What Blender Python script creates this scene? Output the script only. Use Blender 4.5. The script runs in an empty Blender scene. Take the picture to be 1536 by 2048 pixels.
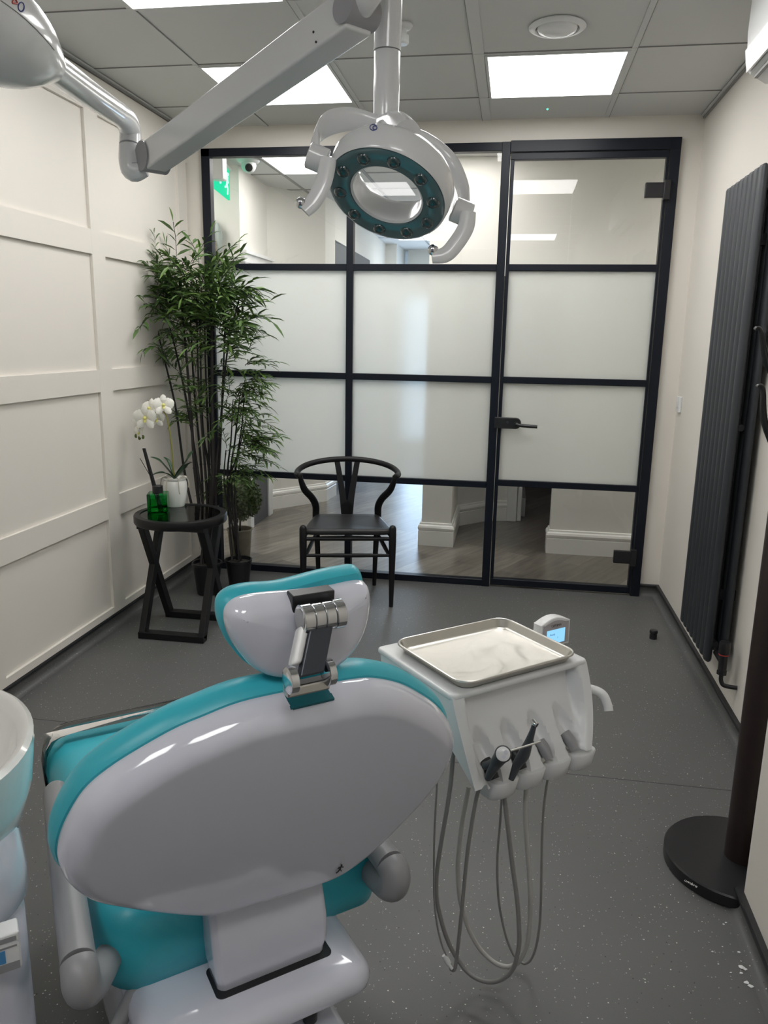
import bpy, bmesh, math, random
from mathutils import Vector as V, Matrix, Euler
random.seed(7)
R = math.radians
sc = bpy.context.scene
C = sc.collection

# ---------------- camera ----------------
H = 1.476
F = 1545.93
yaw, pit, rol = -0.16044857, -0.22082990, 0.01794804
FW = V((math.sin(yaw)*math.cos(pit), math.cos(yaw)*math.cos(pit), math.sin(pit)))
RT = V((math.cos(yaw), -math.sin(yaw), 0))
UP = RT.cross(FW)
R2 = RT*math.cos(rol)+UP*math.sin(rol)
U2 = -RT*math.sin(rol)+UP*math.cos(rol)
CAM = V((0, 0, H))
cd = bpy.data.cameras.new('camera'); cam = bpy.data.objects.new('camera', cd); C.objects.link(cam)
cd.sensor_fit = 'VERTICAL'; cd.sensor_height = 36; cd.sensor_width = 27; cd.lens = F/2048*36
cd.clip_start = 0.02
M = Matrix((R2, U2, -FW)).transposed().to_4x4(); M.translation = CAM
cam.matrix_world = M
sc.camera = cam
# ---------------- world, exposure ----------------
w = bpy.data.worlds.new('world'); sc.world = w; w.use_nodes = True
w.node_tree.nodes['Background'].inputs[0].default_value = (0.62, 0.78, 1.0, 1)
w.node_tree.nodes['Background'].inputs[1].default_value = 0.6
sc.view_settings.view_transform = 'Standard'; sc.view_settings.look = 'None'
sc.view_settings.gamma = 1; sc.view_settings.use_curve_mapping = False
sc.view_settings.exposure = 0.28
PANEL = 9.0          # strength of the room's ceiling light panels
HALLP = 8.5          # strength of the hallway's ceiling light panels

# ---------------- geometry of the photograph -> points in the room ----------------
def ray(x, y):
    return R2*((x-768)/F) + U2*(-(y-1024)/F) + FW
def az(p, z): d = ray(*p); return CAM + d*((z-H)/d.z)
def ay(p, y): d = ray(*p); return CAM + d*(y/d.y)
def ax(p, x): d = ray(*p); return CAM + d*(x/d.x)
def ad(p, s): return CAM + ray(*p)*s
def apl(p, n, q): d = ray(*p); return CAM + d*((n.dot(q-CAM))/n.dot(d))

# ---------------- materials ----------------
def nt(name):
    m = bpy.data.materials.new(name); m.use_nodes = True
    return m, m.node_tree.nodes, m.node_tree.links
def mat(name, col, rough=0.5, metal=0.0, coat=0.0, spec=0.5, bump=0.0, bscale=60, var=0.0, sheen=0.0):
    m, n, l = nt(name); b = n['Principled BSDF']
    b.inputs['Base Color'].default_value = (*col, 1); b.inputs['Roughness'].default_value = rough
    b.inputs['Metallic'].default_value = metal; b.inputs['Coat Weight'].default_value = coat
    b.inputs['Specular IOR Level'].default_value = spec
    tc = n.new('ShaderNodeTexCoord'); no = n.new('ShaderNodeTexNoise'); no.inputs['Scale'].default_value = bscale
    l.new(tc.outputs['Object'], no.inputs['Vector'])
    if bump:
        bp = n.new('ShaderNodeBump'); bp.inputs['Strength'].default_value = bump; bp.inputs['Distance'].default_value = 0.002
        l.new(no.outputs['Fac'], bp.inputs['Height']); l.new(bp.outputs['Normal'], b.inputs['Normal'])
    if var:
        mx = n.new('ShaderNodeMix'); mx.data_type = 'RGBA'
        mx.inputs['A'].default_value = (*[c*(1-var) for c in col], 1); mx.inputs['B'].default_value = (*[min(1, c*(1+var)) for c in col], 1)
        l.new(no.outputs['Fac'], mx.inputs['Factor']); l.new(mx.outputs['Result'], b.inputs['Base Color'])
    return m
def emis(name, col, s):
    m, n, l = nt(name); n.remove(n['Principled BSDF']); e = n.new('ShaderNodeEmission')
    e.inputs[0].default_value = (*col, 1); e.inputs[1].default_value = s
    l.new(e.outputs[0], n['Material Output'].inputs[0]); return m
def glass(name, tint=(1, 1, 1), ior=1.45, rough=0.0):
    m, n, l = nt(name); n.remove(n['Principled BSDF'])
    t = n.new('ShaderNodeBsdfTransparent'); t.inputs[0].default_value = (*tint, 1)
    g = n.new('ShaderNodeBsdfGlossy'); g.inputs['Roughness'].default_value = rough
    f = n.new('ShaderNodeFresnel'); f.inputs[0].default_value = ior
    mx = n.new('ShaderNodeMixShader'); l.new(f.outputs[0], mx.inputs[0]); l.new(t.outputs[0], mx.inputs[1]); l.new(g.outputs[0], mx.inputs[2])
    l.new(mx.outputs[0], n['Material Output'].inputs[0]); return m

WALL = mat('wall_paint', (0.80, 0.762, 0.698), 0.6, bump=0.05, bscale=200, var=0.01)
WALLW = mat('hall_paint', (0.80, 0.79, 0.745), 0.6, bump=0.04, bscale=200, var=0.01)
CEIL = mat('ceiling_tile', (0.66, 0.665, 0.655), 0.85, bump=0.15, bscale=500, var=0.02)
TBAR = mat('ceiling_grid', (0.66, 0.668, 0.66), 0.7)
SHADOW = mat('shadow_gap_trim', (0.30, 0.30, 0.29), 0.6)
CAP = mat('black_cap_strip', (0.012, 0.013, 0.015), 0.45)
BLACK = mat('black_powder_coat', (0.006, 0.009, 0.016), 0.40, spec=0.28)
BLKW = mat('black_lacquer', (0.008, 0.008, 0.009), 0.42, spec=0.35, bump=0.03, bscale=80)
BLKP = mat('black_plastic', (0.015, 0.015, 0.017), 0.35)
LEATH = mat('black_leather', (0.022, 0.022, 0.023), 0.42, bump=0.1, bscale=300)
ANTH = mat('anthracite_metal', (0.032, 0.036, 0.043), 0.5, bump=0.05, bscale=400)
GLOSS = mat('glossy_white_shell', (0.68, 0.695, 0.78), 0.10, coat=0.6)  # cool blue reflections are put into the white as a tint
WHITE = mat('white_plastic', (0.80, 0.81, 0.81), 0.28, coat=0.2)
SKIRTM = mat('white_gloss_skirting', (0.88, 0.88, 0.85), 0.3, coat=0.2)
UNITW = mat('unit_white', (0.74, 0.75, 0.76), 0.32, coat=0.15)
LAMPW = mat('lamp_white', (0.76, 0.77, 0.78), 0.22, coat=0.4)
LAMPG = mat('lamp_grey', (0.36, 0.36, 0.38), 0.5)
TEAL = mat('teal_upholstery', (0.040, 0.45, 0.55), 0.36, bump=0.08, bscale=260)
TEALD = mat('teal_slot_shade', (0.008, 0.13, 0.16), 0.5)  # darker copy of the upholstery teal, for shade inside the notch
GREYP = mat('grey_arm_plastic', (0.30, 0.30, 0.31), 0.38, bump=0.03, bscale=300)
CHROME = mat('chrome', (0.72, 0.73, 0.75), 0.14, metal=1.0)
STEEL = mat('steel', (0.62, 0.61, 0.58), 0.28, metal=1.0)
DKMET = mat('dark_link_metal', (0.045, 0.052, 0.065), 0.35, metal=0.4)
HOSE = mat('grey_hose', (0.27, 0.265, 0.255), 0.42)
HOSEW = mat('pale_hose', (0.50, 0.49, 0.46), 0.40)
SYR = mat('dark_handpiece', (0.07, 0.078, 0.088), 0.3, metal=0.3)
LENSR = mat('teal_lamp_ring', (0.095, 0.17, 0.185), 0.12, coat=0.6)
LENS = mat('lamp_lens', (0.015, 0.05, 0.055), 0.04, coat=1.0)
BRN = mat('dark_stained_wood', (0.020, 0.011, 0.010), 0.42, bump=0.05, bscale=40, var=0.3)
LEAFA = mat('leaf_green', (0.068, 0.135, 0.032), 0.5, bscale=9, var=0.45)
LEAFB = mat('leaf_light_green', (0.11, 0.20, 0.04), 0.5, bscale=12, var=0.4)
STEM = mat('black_stem', (0.012, 0.010, 0.010), 0.5)
ORCL = mat('orchid_leaf', (0.018, 0.060, 0.022), 0.35, bscale=20, var=0.3)
ORCS = mat('orchid_stem', (0.25, 0.24, 0.05), 0.5)
PETAL = mat('white_petal', (0.86, 0.85, 0.78), 0.55)
PETC = mat('petal_centre', (0.75, 0.72, 0.22), 0.5)
CERAM = mat('white_ceramic', (0.80, 0.79, 0.76), 0.15, coat=0.5)
ROOTS = mat('pale_roots', (0.45, 0.43, 0.34), 0.7)
TOPI = mat('topiary_green', (0.055, 0.095, 0.018), 0.6, bscale=30, var=0.5)
GALV = mat('weathered_galvanised_metal', (0.28, 0.26, 0.20), 0.55, metal=0.4, bscale=14, var=0.4)
SOIL = mat('soil', (0.03, 0.025, 0.02), 0.9)
HALLDARK = mat('dark_grey_door_and_doorway', (0.085, 0.09, 0.10), 0.5)
TAUPE = mat('taupe_metal', (0.26, 0.23, 0.19), 0.35, metal=0.5)
SAGE = mat('sage_metal', (0.33, 0.38, 0.37), 0.35, metal=0.5)
SLATE = mat('slate_metal', (0.14, 0.13, 0.13), 0.35, metal=0.5)
REDW = mat('reddish_cabinet', (0.20, 0.10, 0.08), 0.5)
GLASSM = glass('clear_glass')
GLASSD = glass('plastic_cover', (0.95, 0.97, 0.965), 1.4, 0.05)
GLASST = glass('table_glass', (0.80, 0.90, 0.86), 1.5)
GREEN = glass('green_glass', (0.16, 0.78, 0.36), 1.5)
PANELM = emis('light_panel', (1.0, 0.985, 0.97), PANEL)
HPANELM = emis('hall_light_panel', (1.0, 0.97, 0.92), HALLP)
SCREENM = emis('lit_screen', (0.28, 0.62, 0.95), 0.95)
EXITG = emis('exit_green', (0.0, 0.62, 0.30), 1.1)
EXITW = emis('exit_white', (0.55, 1.0, 0.8), 1.1)
LEDG = emis('green_led', (0.05, 1.0, 0.45), 4)
DAYL = emis('daylight_glazing', (0.55, 0.75, 1.0), 5.0)
NAVY = mat('navy_print', (0.04, 0.06, 0.25), 0.4)
REDP = mat('red_print', (0.45, 0.05, 0.04), 0.4)
INK = mat('black_print', (0.01, 0.01, 0.01), 0.5)
GREYT = mat('grey_print', (0.22, 0.2, 0.2), 0.5)
BLUEP = mat('blue_panel', (0.08, 0.28, 0.55), 0.3)
SILV = mat('silver_print', (0.55, 0.55, 0.55), 0.4)
DOORB = mat('grey_white_border', (0.42, 0.40, 0.42), 0.3)

def frosted():
    m, n, l = nt('frosted_film'); n.remove(n['Principled BSDF'])
    t = n.new('ShaderNodeBsdfTranslucent'); t.inputs[0].default_value = (0.965, 0.975, 0.955, 1)
    g = n.new('ShaderNodeBsdfRefraction'); g.inputs['Roughness'].default_value = 0.75; g.inputs['IOR'].default_value = 1.02
    g.inputs[0].default_value = (0.95, 0.98, 0.97, 1)
    d = n.new('ShaderNodeBsdfDiffuse'); d.inputs[0].default_value = (0.83, 0.84, 0.82, 1)
    a = n.new('ShaderNodeMixShader'); a.inputs[0].default_value = 0.33; l.new(t.outputs[0], a.inputs[1]); l.new(g.outputs[0], a.inputs[2])
    b = n.new('ShaderNodeMixShader'); b.inputs[0].default_value = 0.30; l.new(a.outputs[0], b.inputs[1]); l.new(d.outputs[0], b.inputs[2])
    l.new(b.outputs[0], n['Material Output'].inputs[0]); return m
FROST = frosted()

def floor_mat():
    m, n, l = nt('speckled_safety_vinyl'); b = n['Principled BSDF']; b.inputs['Roughness'].default_value = 0.48
    tc = n.new('ShaderNodeTexCoord')
    no = n.new('ShaderNodeTexNoise'); no.inputs['Scale'].default_value = 2.5; no.inputs['Detail'].default_value = 4; l.new(tc.outputs['Object'], no.inputs['Vector'])
    fine = n.new('ShaderNodeTexNoise'); fine.inputs['Scale'].default_value = 350; l.new(tc.outputs['Object'], fine.inputs['Vector'])
    base = n.new('ShaderNodeMix'); base.data_type = 'RGBA'; base.inputs['A'].default_value = (0.084, 0.085, 0.084, 1); base.inputs['B'].default_value = (0.124, 0.125, 0.122, 1)
    ad_ = n.new('ShaderNodeMath'); ad_.operation = 'MULTIPLY_ADD'; ad_.inputs[1].default_value = 0.55; ad_.inputs[2].default_value = 0.2
    l.new(no.outputs['Fac'], ad_.inputs[0]); s2 = n.new('ShaderNodeMath'); s2.operation = 'MULTIPLY_ADD'; s2.inputs[1].default_value = 0.5
    l.new(fine.outputs['Fac'], s2.inputs[0]); l.new(ad_.outputs[0], s2.inputs[2]); l.new(s2.outputs[0], base.inputs['Factor'])
    cur = base.outputs['Result']
    for sca, rad, thr, col in ((62, 0.11, 0.76, (0.62, 0.61, 0.57, 1)), (110, 0.17, 0.68, (0.33, 0.33, 0.32, 1)), (70, 0.12, 0.85, (0.03, 0.03, 0.03, 1))):
        vo = n.new('ShaderNodeTexVoronoi'); vo.inputs['Scale'].default_value = sca; l.new(tc.outputs['Object'], vo.inputs['Vector'])
        lt = n.new('ShaderNodeMath'); lt.operation = 'LESS_THAN'; lt.inputs[1].default_value = rad; l.new(vo.outputs['Distance'], lt.inputs[0])
        sx = n.new('ShaderNodeSeparateColor'); l.new(vo.outputs['Color'], sx.inputs[0])
        gt = n.new('ShaderNodeMath'); gt.operation = 'GREATER_THAN'; gt.inputs[1].default_value = thr; l.new(sx.outputs[0], gt.inputs[0])
        mu = n.new('ShaderNodeMath'); mu.operation = 'MULTIPLY'; l.new(lt.outputs[0], mu.inputs[0]); l.new(gt.outputs[0], mu.inputs[1])
        mx = n.new('ShaderNodeMix'); mx.data_type = 'RGBA'; l.new(mu.outputs[0], mx.inputs['Factor']); l.new(cur, mx.inputs['A']); mx.inputs['B'].default_value = col
        cur = mx.outputs['Result']
    sep = n.new('ShaderNodeSeparateXYZ'); l.new(tc.outputs['Object'], sep.inputs[0])       # welded seam across the room
    sb = n.new('ShaderNodeMath'); sb.operation = 'SUBTRACT'; sb.inputs[1].default_value = 2.517; l.new(sep.outputs['Y'], sb.inputs[0])
    ab = n.new('ShaderNodeMath'); ab.operation = 'ABSOLUTE'; l.new(sb.outputs[0], ab.inputs[0])
    ls = n.new('ShaderNodeMath'); ls.operation = 'LESS_THAN'; ls.inputs[1].default_value = 0.0025; l.new(ab.outputs[0], ls.inputs[0])
    mx = n.new('ShaderNodeMix'); mx.data_type = 'RGBA'; l.new(ls.outputs[0], mx.inputs['Factor']); l.new(cur, mx.inputs['A']); mx.inputs['B'].default_value = (0.035, 0.035, 0.034, 1)
    l.new(mx.outputs['Result'], b.inputs['Base Color'])
    bp = n.new('ShaderNodeBump'); bp.inputs['Strength'].default_value = 0.12; bp.inputs['Distance'].default_value = 0.001
    l.new(fine.outputs['Fac'], bp.inputs['Height']); l.new(bp.outputs['Normal'], b.inputs['Normal'])
    return m
FLOORM = floor_mat()
def wood_mat():
    m, n, l = nt('grey_oak_planks'); b = n['Principled BSDF']; b.inputs['Roughness'].default_value = 0.30
    tc = n.new('ShaderNodeTexCoord'); mp = n.new('ShaderNodeMapping'); mp.inputs['Rotation'].default_value = (0, 0, R(-62))
    l.new(tc.outputs['Object'], mp.inputs['Vector'])
    br = n.new('ShaderNodeTexBrick'); br.offset = 0.37; br.inputs['Scale'].default_value = 1
    br.inputs['Brick Width'].default_value = 1.2; br.inputs['Row Height'].default_value = 0.18; br.inputs['Mortar Size'].default_value = 0.0015
    br.inputs['Color1'].default_value = (0.22, 0.20, 0.175, 1); br.inputs['Color2'].default_value = (0.105, 0.094, 0.080, 1); br.inputs['Mortar'].default_value = (0.05, 0.045, 0.038, 1)
    l.new(mp.outputs[0], br.inputs['Vector'])
    m2 = n.new('ShaderNodeMapping'); m2.inputs['Scale'].default_value = (1.2, 9, 1); l.new(mp.outputs[0], m2.inputs['Vector'])
    no = n.new('ShaderNodeTexNoise'); no.inputs['Scale'].default_value = 3; no.inputs['Detail'].default_value = 8; no.inputs['Distortion'].default_value = 0.6
    l.new(m2.outputs[0], no.inputs['Vector'])
    cr = n.new('ShaderNodeMapRange'); cr.inputs['To Min'].default_value = 0.2; cr.inputs['To Max'].default_value = 1.9; l.new(no.outputs['Fac'], cr.inputs['Value'])
    mx = n.new('ShaderNodeVectorMath'); mx.operation = 'SCALE'; l.new(br.outputs['Color'], mx.inputs[0]); l.new(cr.outputs[0], mx.inputs['Scale'])
    l.new(mx.outputs[0], b.inputs['Base Color'])
    bp = n.new('ShaderNodeBump'); bp.inputs['Strength'].default_value = 0.25; bp.inputs['Distance'].default_value = 0.003
    l.new(no.outputs['Fac'], bp.inputs['Height']); l.new(bp.outputs['Normal'], b.inputs['Normal'])
    return m
WOOD = wood_mat()
def tray_mat():
    m, n, l = nt('brushed_tray_steel'); b = n['Principled BSDF']; b.inputs['Metallic'].default_value = 1; b.inputs['Base Color'].default_value = (0.56, 0.545, 0.50, 1)
    tc = n.new('ShaderNodeTexCoord'); no = n.new('ShaderNodeTexNoise'); no.inputs['Scale'].default_value = 9; no.inputs['Detail'].default_value = 5; no.inputs['Distortion'].default_value = 3
    l.new(tc.outputs['Object'], no.inputs['Vector'])
    mr = n.new('ShaderNodeMapRange'); mr.inputs['From Min'].default_value = 0.35; mr.inputs['From Max'].default_value = 0.7; mr.inputs['To Min'].default_value = 0.28; mr.inputs['To Max'].default_value = 0.5
    l.new(no.outputs['Fac'], mr.inputs['Value']); l.new(mr.outputs[0], b.inputs['Roughness']); return m
TRAYM = tray_mat()

# ---------------- object helpers ----------------
def thing(name, label, cat, loc=(0, 0, 0), rz=0.0, group=None, kind=None):
    o = bpy.data.objects.new(name, None); C.objects.link(o)
    o.location = loc; o.rotation_euler = (0, 0, rz); o.empty_display_size = 0.05
    if label: o['label'] = label
    if cat: o['category'] = cat
    if group: o['group'] = group
    if kind: o['kind'] = kind
    return o
def pmat(o):
    if o is None: return Matrix.Identity(4)
    return pmat(o.parent) @ (Matrix.Translation(o.location) @ o.rotation_euler.to_matrix().to_4x4())
def obj(name, bm, m, parent=None, smooth=True, bevel=0, seg=2, sub=0, label=None, cat=None, group=None, kind=None):
    """bm is in room coordinates; it is moved into the parent's frame here. Top-level meshes get their origin at their own base."""
    bmesh.ops.recalc_face_normals(bm, faces=bm.faces)
    me = bpy.data.meshes.new(name); 
    o = bpy.data.objects.new(name, me); C.objects.link(o)
    if parent is not None:
        bm.transform(pmat(parent).inverted()); o.parent = parent
    elif cat:
        xs = [v.co for v in bm.verts]; c = V((sum(v.x for v in xs)/len(xs), sum(v.y for v in xs)/len(xs), min(v.z for v in xs)))
        bm.transform(Matrix.Translation(-c)); o.location = c
    bm.to_mesh(me); bm.free()
    for p in me.polygons: p.use_smooth = smooth
    me.materials.append(m)
    if bevel:
        b = o.modifiers.new('bevel', 'BEVEL'); b.width = bevel; b.segments = seg; b.limit_method = 'ANGLE'; b.angle_limit = R(40)
    if sub:
        s = o.modifiers.new('sub', 'SUBSURF'); s.levels = sub; s.render_levels = sub
    if smooth:
        e = o.modifiers.new('wn', 'WEIGHTED_NORMAL') if bevel else None
        if not bevel and not sub:
            try: me.set_sharp_from_angle(angle=R(42))
            except Exception: pass
    if label: o['label'] = label
    if cat: o['category'] = cat
    if group: o['group'] = group
    if kind: o['kind'] = kind
    return o
def copytree(o, parent=None):
    c = o.copy(); C.objects.link(c); c.parent = parent
    for ch in list(o.children): copytree(ch, c)
    return c
def nb(): return bmesh.new()
def box(bm, a, b):
    x0, y0, z0 = a; x1, y1, z1 = b
    return hexa(bm, [V(p) for p in ((x0,y0,z0),(x1,y0,z0),(x1,y1,z0),(x0,y1,z0),(x0,y0,z1),(x1,y0,z1),(x1,y1,z1),(x0,y1,z1))])
def hexa(bm, p):
    v = [bm.verts.new(q) for q in p]
    for f in ((0,3,2,1),(4,5,6,7),(0,1,5,4),(1,2,6,5),(2,3,7,6),(3,0,4,7)): bm.faces.new([v[i] for i in f])
    return v
def obox(bm, c, X, Y, Z, sx, sy, sz):
    """box at centre c with axes X,Y,Z and full sizes"""
    X, Y, Z = X*sx/2, Y*sy/2, Z*sz/2
    return hexa(bm, [c-X-Y-Z, c+X-Y-Z, c+X+Y-Z, c-X+Y-Z, c-X-Y+Z, c+X-Y+Z, c+X+Y+Z, c-X+Y+Z])
def loft(bm, rings, cap0=True, cap1=True, closed=True):
    vr = [[bm.verts.new(p) for p in r] for r in rings]
    n = len(vr[0])
    for a, b in zip(vr, vr[1:]):
        for i in range(n if closed else n-1):
            j = (i+1) % n
            bm.faces.new((a[i], a[j], b[j], b[i]))
    if cap0: bm.faces.new(vr[0][::-1])
    if cap1: bm.faces.new(vr[-1])
    return bm
def catmull(pts, k=8, closed=False):
    pts = [V(p) for p in pts]; n = len(pts); out = []
    rng = n if closed else n-1
    for i in range(rng):
        if closed: p0, p1, p2, p3 = pts[(i-1) % n], pts[i], pts[(i+1) % n], pts[(i+2) % n]
        else: p0, p1, p2, p3 = pts[max(i-1, 0)], pts[i], pts[i+1], pts[min(i+2, n-1)]
        for s in range(k):
            t = s/k
            out.append(0.5*((2*p1)+(p2-p0)*t+(2*p0-5*p1+4*p2-p3)*t*t+(-p0+3*p1-3*p2+p3)*t**3))
    if not closed: out.append(pts[-1])
    return out
def tube(bm, pts, r, n=12, k=0, flat=None, up=None):
    """sweep along pts; r number or list; flat=(ry) second radius (flat band) with up reference"""
    if k: 
        if isinstance(r, (list, tuple)):
            rr = catmull([V((a, 0, 0)) for a in r], k); r = [abs(a.x) for a in rr]
        pts = catmull(pts, k)
    pts = [V(p) for p in pts]; m = len(pts)
    if not isinstance(r, (list, tuple)): r = [r]*m
    T = [(pts[min(i+1, m-1)]-pts[max(i-1, 0)]).normalized() for i in range(m)]
    ref = V(up) if up else (V((0, 0, 1)) if abs(T[0].z) < 0.9 else V((1, 0, 0)))
    X = (ref - T[0]*ref.dot(T[0])).normalized(); rings = []
    for i in range(m):
        if up: X = (V(up)-T[i]*V(up).dot(T[i])).normalized()
        else: X = (X - T[i]*X.dot(T[i])).normalized()
        Y = T[i].cross(X)
        ry = flat if flat else r[i]
        if isinstance(ry, (list, tuple)): ry = ry[i]
        rings.append([pts[i]+X*math.cos(2*math.pi*j/n)*r[i]+Y*math.sin(2*math.pi*j/n)*ry for j in range(n)])
    return loft(bm, rings)
def cyl(bm, a, b, r, r2=None, n=24): return tube(bm, [a, b], [r, r if r2 is None else r2], n)
def lathe(bm, prof, c=(0, 0, 0), X=V((1, 0, 0)), Y=V((0, 1, 0)), Z=V((0, 0, 1)), n=32, cap0=True, cap1=True, sx=1, sy=1):
    c = V(c)
    return loft(bm, [[c+X*math.cos(2*math.pi*j/n)*r*sx+Y*math.sin(2*math.pi*j/n)*r*sy+Z*z for j in range(n)] for r, z in prof], cap0, cap1)
def sphere(bm, c, r, n=16, sc3=(1, 1, 1)):
    pr = [(max(1e-4, r*math.sin(math.pi*i/10)), -r*math.cos(math.pi*i/10)*sc3[2]) for i in range(11)]
    return lathe(bm, pr, c, n=n, sx=sc3[0], sy=sc3[1])
def offset2(pts, d):
    """inset (positive) of a closed CCW 2-D contour"""
    n = len(pts); out = []
    for i in range(n):
        a, b, c = pts[i-1], pts[i], pts[(i+1) % n]
        t = (V(c)-V(a)); t = V((t[0], t[1])).normalized(); nn = V((-t.y, t.x))
        out.append((b[0]+nn.x*d, b[1]+nn.y*d))
    return out
def ccw(pts):
    s = sum(pts[i-1][0]*pts[i][1]-pts[i][0]*pts[i-1][1] for i in range(len(pts)))
    return pts if s > 0 else pts[::-1]
def slab(bm, contour, mapf, layers, dome0=0, dome1=0, steps=5):
    """contour: closed 2-D list; layers: (inset, depth); both ends closed by a dome of concentric rings. mapf(x,y,depth)->point"""
    pts = ccw(contour); n = len(pts)
    cx = sum(p[0] for p in pts)/n; cy = sum(p[1] for p in pts)/n
    rings = []
    def shrink(ps, dep, dome):
        out = []
        for s in range(1, steps+1):
            f = 1-s/(steps+0.02)
            out.append([mapf(cx+(p[0]-cx)*f, cy+(p[1]-cy)*f, dep+dome*(1-f*f)) for p in ps])
        return out
    first = offset2(pts, layers[0][0]); last = offset2(pts, layers[-1][0])
    rings += shrink(first, layers[0][1], dome0)[::-1]
    for ins, dep in layers: rings.append([mapf(p[0], p[1], dep) for p in offset2(pts, ins)])
    rings += shrink(last, layers[-1][1], dome1)
    return loft(bm, rings)
def rrect(x0, x1, y0, y1, r, k=6):
    out = []
    rs = r if isinstance(r, (list, tuple)) else [r]*4
    for (cx, cy, a, q) in ((x1-rs[0], y1-rs[0], 0, rs[0]), (x0+rs[1], y1-rs[1], 90, rs[1]), (x0+rs[2], y0+rs[2], 180, rs[2]), (x1-rs[3], y0+rs[3], 270, rs[3])):
        for i in range(k+1): t = R(a+90*i/k); out.append((cx+q*math.cos(t), cy+q*math.sin(t)))
    return out
def round_layers(h, r, k=5, z0=0.0):
    """rounded-edge layers for slab of thickness h"""
    L = [(r-r*math.sin(math.pi/2*i/k), z0+r-r*math.cos(math.pi/2*i/k)) for i in range(k+1)]
    L += [(r-r*math.cos(math.pi/2*i/k), z0+h-r+r*math.sin(math.pi/2*i/k)) for i in range(k+1)]
    return L
def text(name, body, size, mw, m, parent, ext=0.0004):
    cu = bpy.data.curves.new(name, 'FONT'); cu.body = body; cu.size = size; cu.extrude = ext; cu.align_x = 'CENTER'; cu.align_y = 'CENTER'
    o = bpy.data.objects.new('tmp', cu); C.objects.link(o)
    me = bpy.data.meshes.new_from_object(o); bpy.data.objects.remove(o)
    me.transform(mw); me.transform(pmat(parent).inverted())
    r = bpy.data.objects.new(name, me); C.objects.link(r); me.materials.append(m); r.parent = parent
    return r
def basis(X, Y, Z, o):
    m = Matrix((X, Y, Z)).transposed().to_4x4(); m.translation = o; return m
ST = dict(kind='structure')

# =====================================================================
# THE ROOM
# =====================================================================
XL, XR, YF, YB, ZC = -1.97, 0.92, 4.614, -1.6, 2.65
XN = 0.67
b = nb(); box(b, (XL-0.02, YB, -0.05), (XR+0.02, YF-0.005, 0)); obj('floor', b, FLOORM, smooth=False, **ST)
b = nb(); box(b, (XL-0.15, YB-0.1, ZC), (XR+0.15, YF, ZC+0.08)); obj('ceiling', b, CEIL, smooth=False, **ST)
b = nb(); box(b, (XL-0.12, YB-0.1, 0), (XL, YF+0.05, ZC)); obj('wall_left', b, WALL, smooth=False, **ST)
b = nb(); box(b, (XR, 1.9, 0), (XR+0.12, YF+0.05, ZC)); obj('wall_right', b, WALL, smooth=False, **ST)
b = nb(); box(b, (XN, YB-0.1, 0), (XR+0.12, 1.9, ZC)); obj('wall_right_near', b, WALL, smooth=False, **ST)
b = nb(); box(b, (XL-0.12, YB-0.1, 0), (XR+0.12, YB, ZC)); obj('wall_back', b, mat('unseen_wall_darkened', (0.20, 0.22, 0.27), 0.6), smooth=False, **ST)  # unseen wall, darkened so less light bounces onto the chair shell
FX0, FX1, FZ1 = -1.856, 0.808, 2.53
b = nb(); box(b, (XL, YF, FZ1), (XR, YF+0.1, ZC)); box(b, (XL, YF, 0), (FX0, YF+0.1, FZ1)); box(b, (FX1, YF, 0), (XR, YF+0.1, FZ1)); obj('wall_far', b, WALL, smooth=False, **ST)

# wall panelling on the left wall: raised boards
b = nb(); d = 0.014
for y in (4.478, 3.487, 2.496, 1.505, 0.514, -0.477, -1.468): box(b, (XL, y, 0.074), (XL+d, y+0.118, ZC-0.03))
for z0, z1 in ((0.074, 0.108), (0.57, 0.676), (1.20, 1.305), (1.835, 1.945), (2.458, ZC-0.03)):
    box(b, (XL, YB, z0), (XL+d-0.0004, YF, z1))
obj('trim_1', b, WALL, smooth=False, **ST)
# sit-up vinyl skirting with black cap strip
def cove(name, pts, h=0.062, r=0.03):
    bm = nb(); cap = nb(); n = len(pts); nor = []
    for i in range(n):
        ds = []
        if i > 0: ds.append((V(pts[i])-V(pts[i-1])).normalized())
        if i < n-1: ds.append((V(pts[i+1])-V(pts[i])).normalized())
        ns = [V((-q.y, q.x)) for q in ds]; m = ns[0] if len(ns) == 1 else (ns[0]+ns[1]); 
        if len(ns) == 2: m = m.normalized(); m = m/max(0.3, m.dot(ns[0]))
        nor.append(m)
    prof = [(r+0.004-r*math.sin(t), r-r*math.cos(t)) for t in [math.pi/2*i/6 for i in range(7)]] + [(0.004, h), (0, h), (0, 0.0)]
    loft(bm, [[V((p[0]+m.x*a, p[1]+m.y*a, z+0.0005)) for a, z in prof] for p, m in zip(pts, nor)])
    pc = [(0, h-0.006), (0.015, h-0.006), (0.019, h-0.002), (0.019, h+0.006), (0.016, h+0.0105), (0, h+0.0105)]
    loft(cap, [[V((p[0]+m.x*a, p[1]+m.y*a, z)) for a, z in pc] for p, m in zip(pts, nor)])
    o = obj(name, bm, FLOORM, smooth=True, **ST); obj('cap_strip', cap, CAP, o, smooth=False)
cove('baseboard_left', [(FX0, YF), (XL, YF), (XL, YB)])
cove('baseboard_right', [(XN, YB), (XN, 1.9), (XR, 1.9), (XR, YF), (FX1, YF)])
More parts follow.
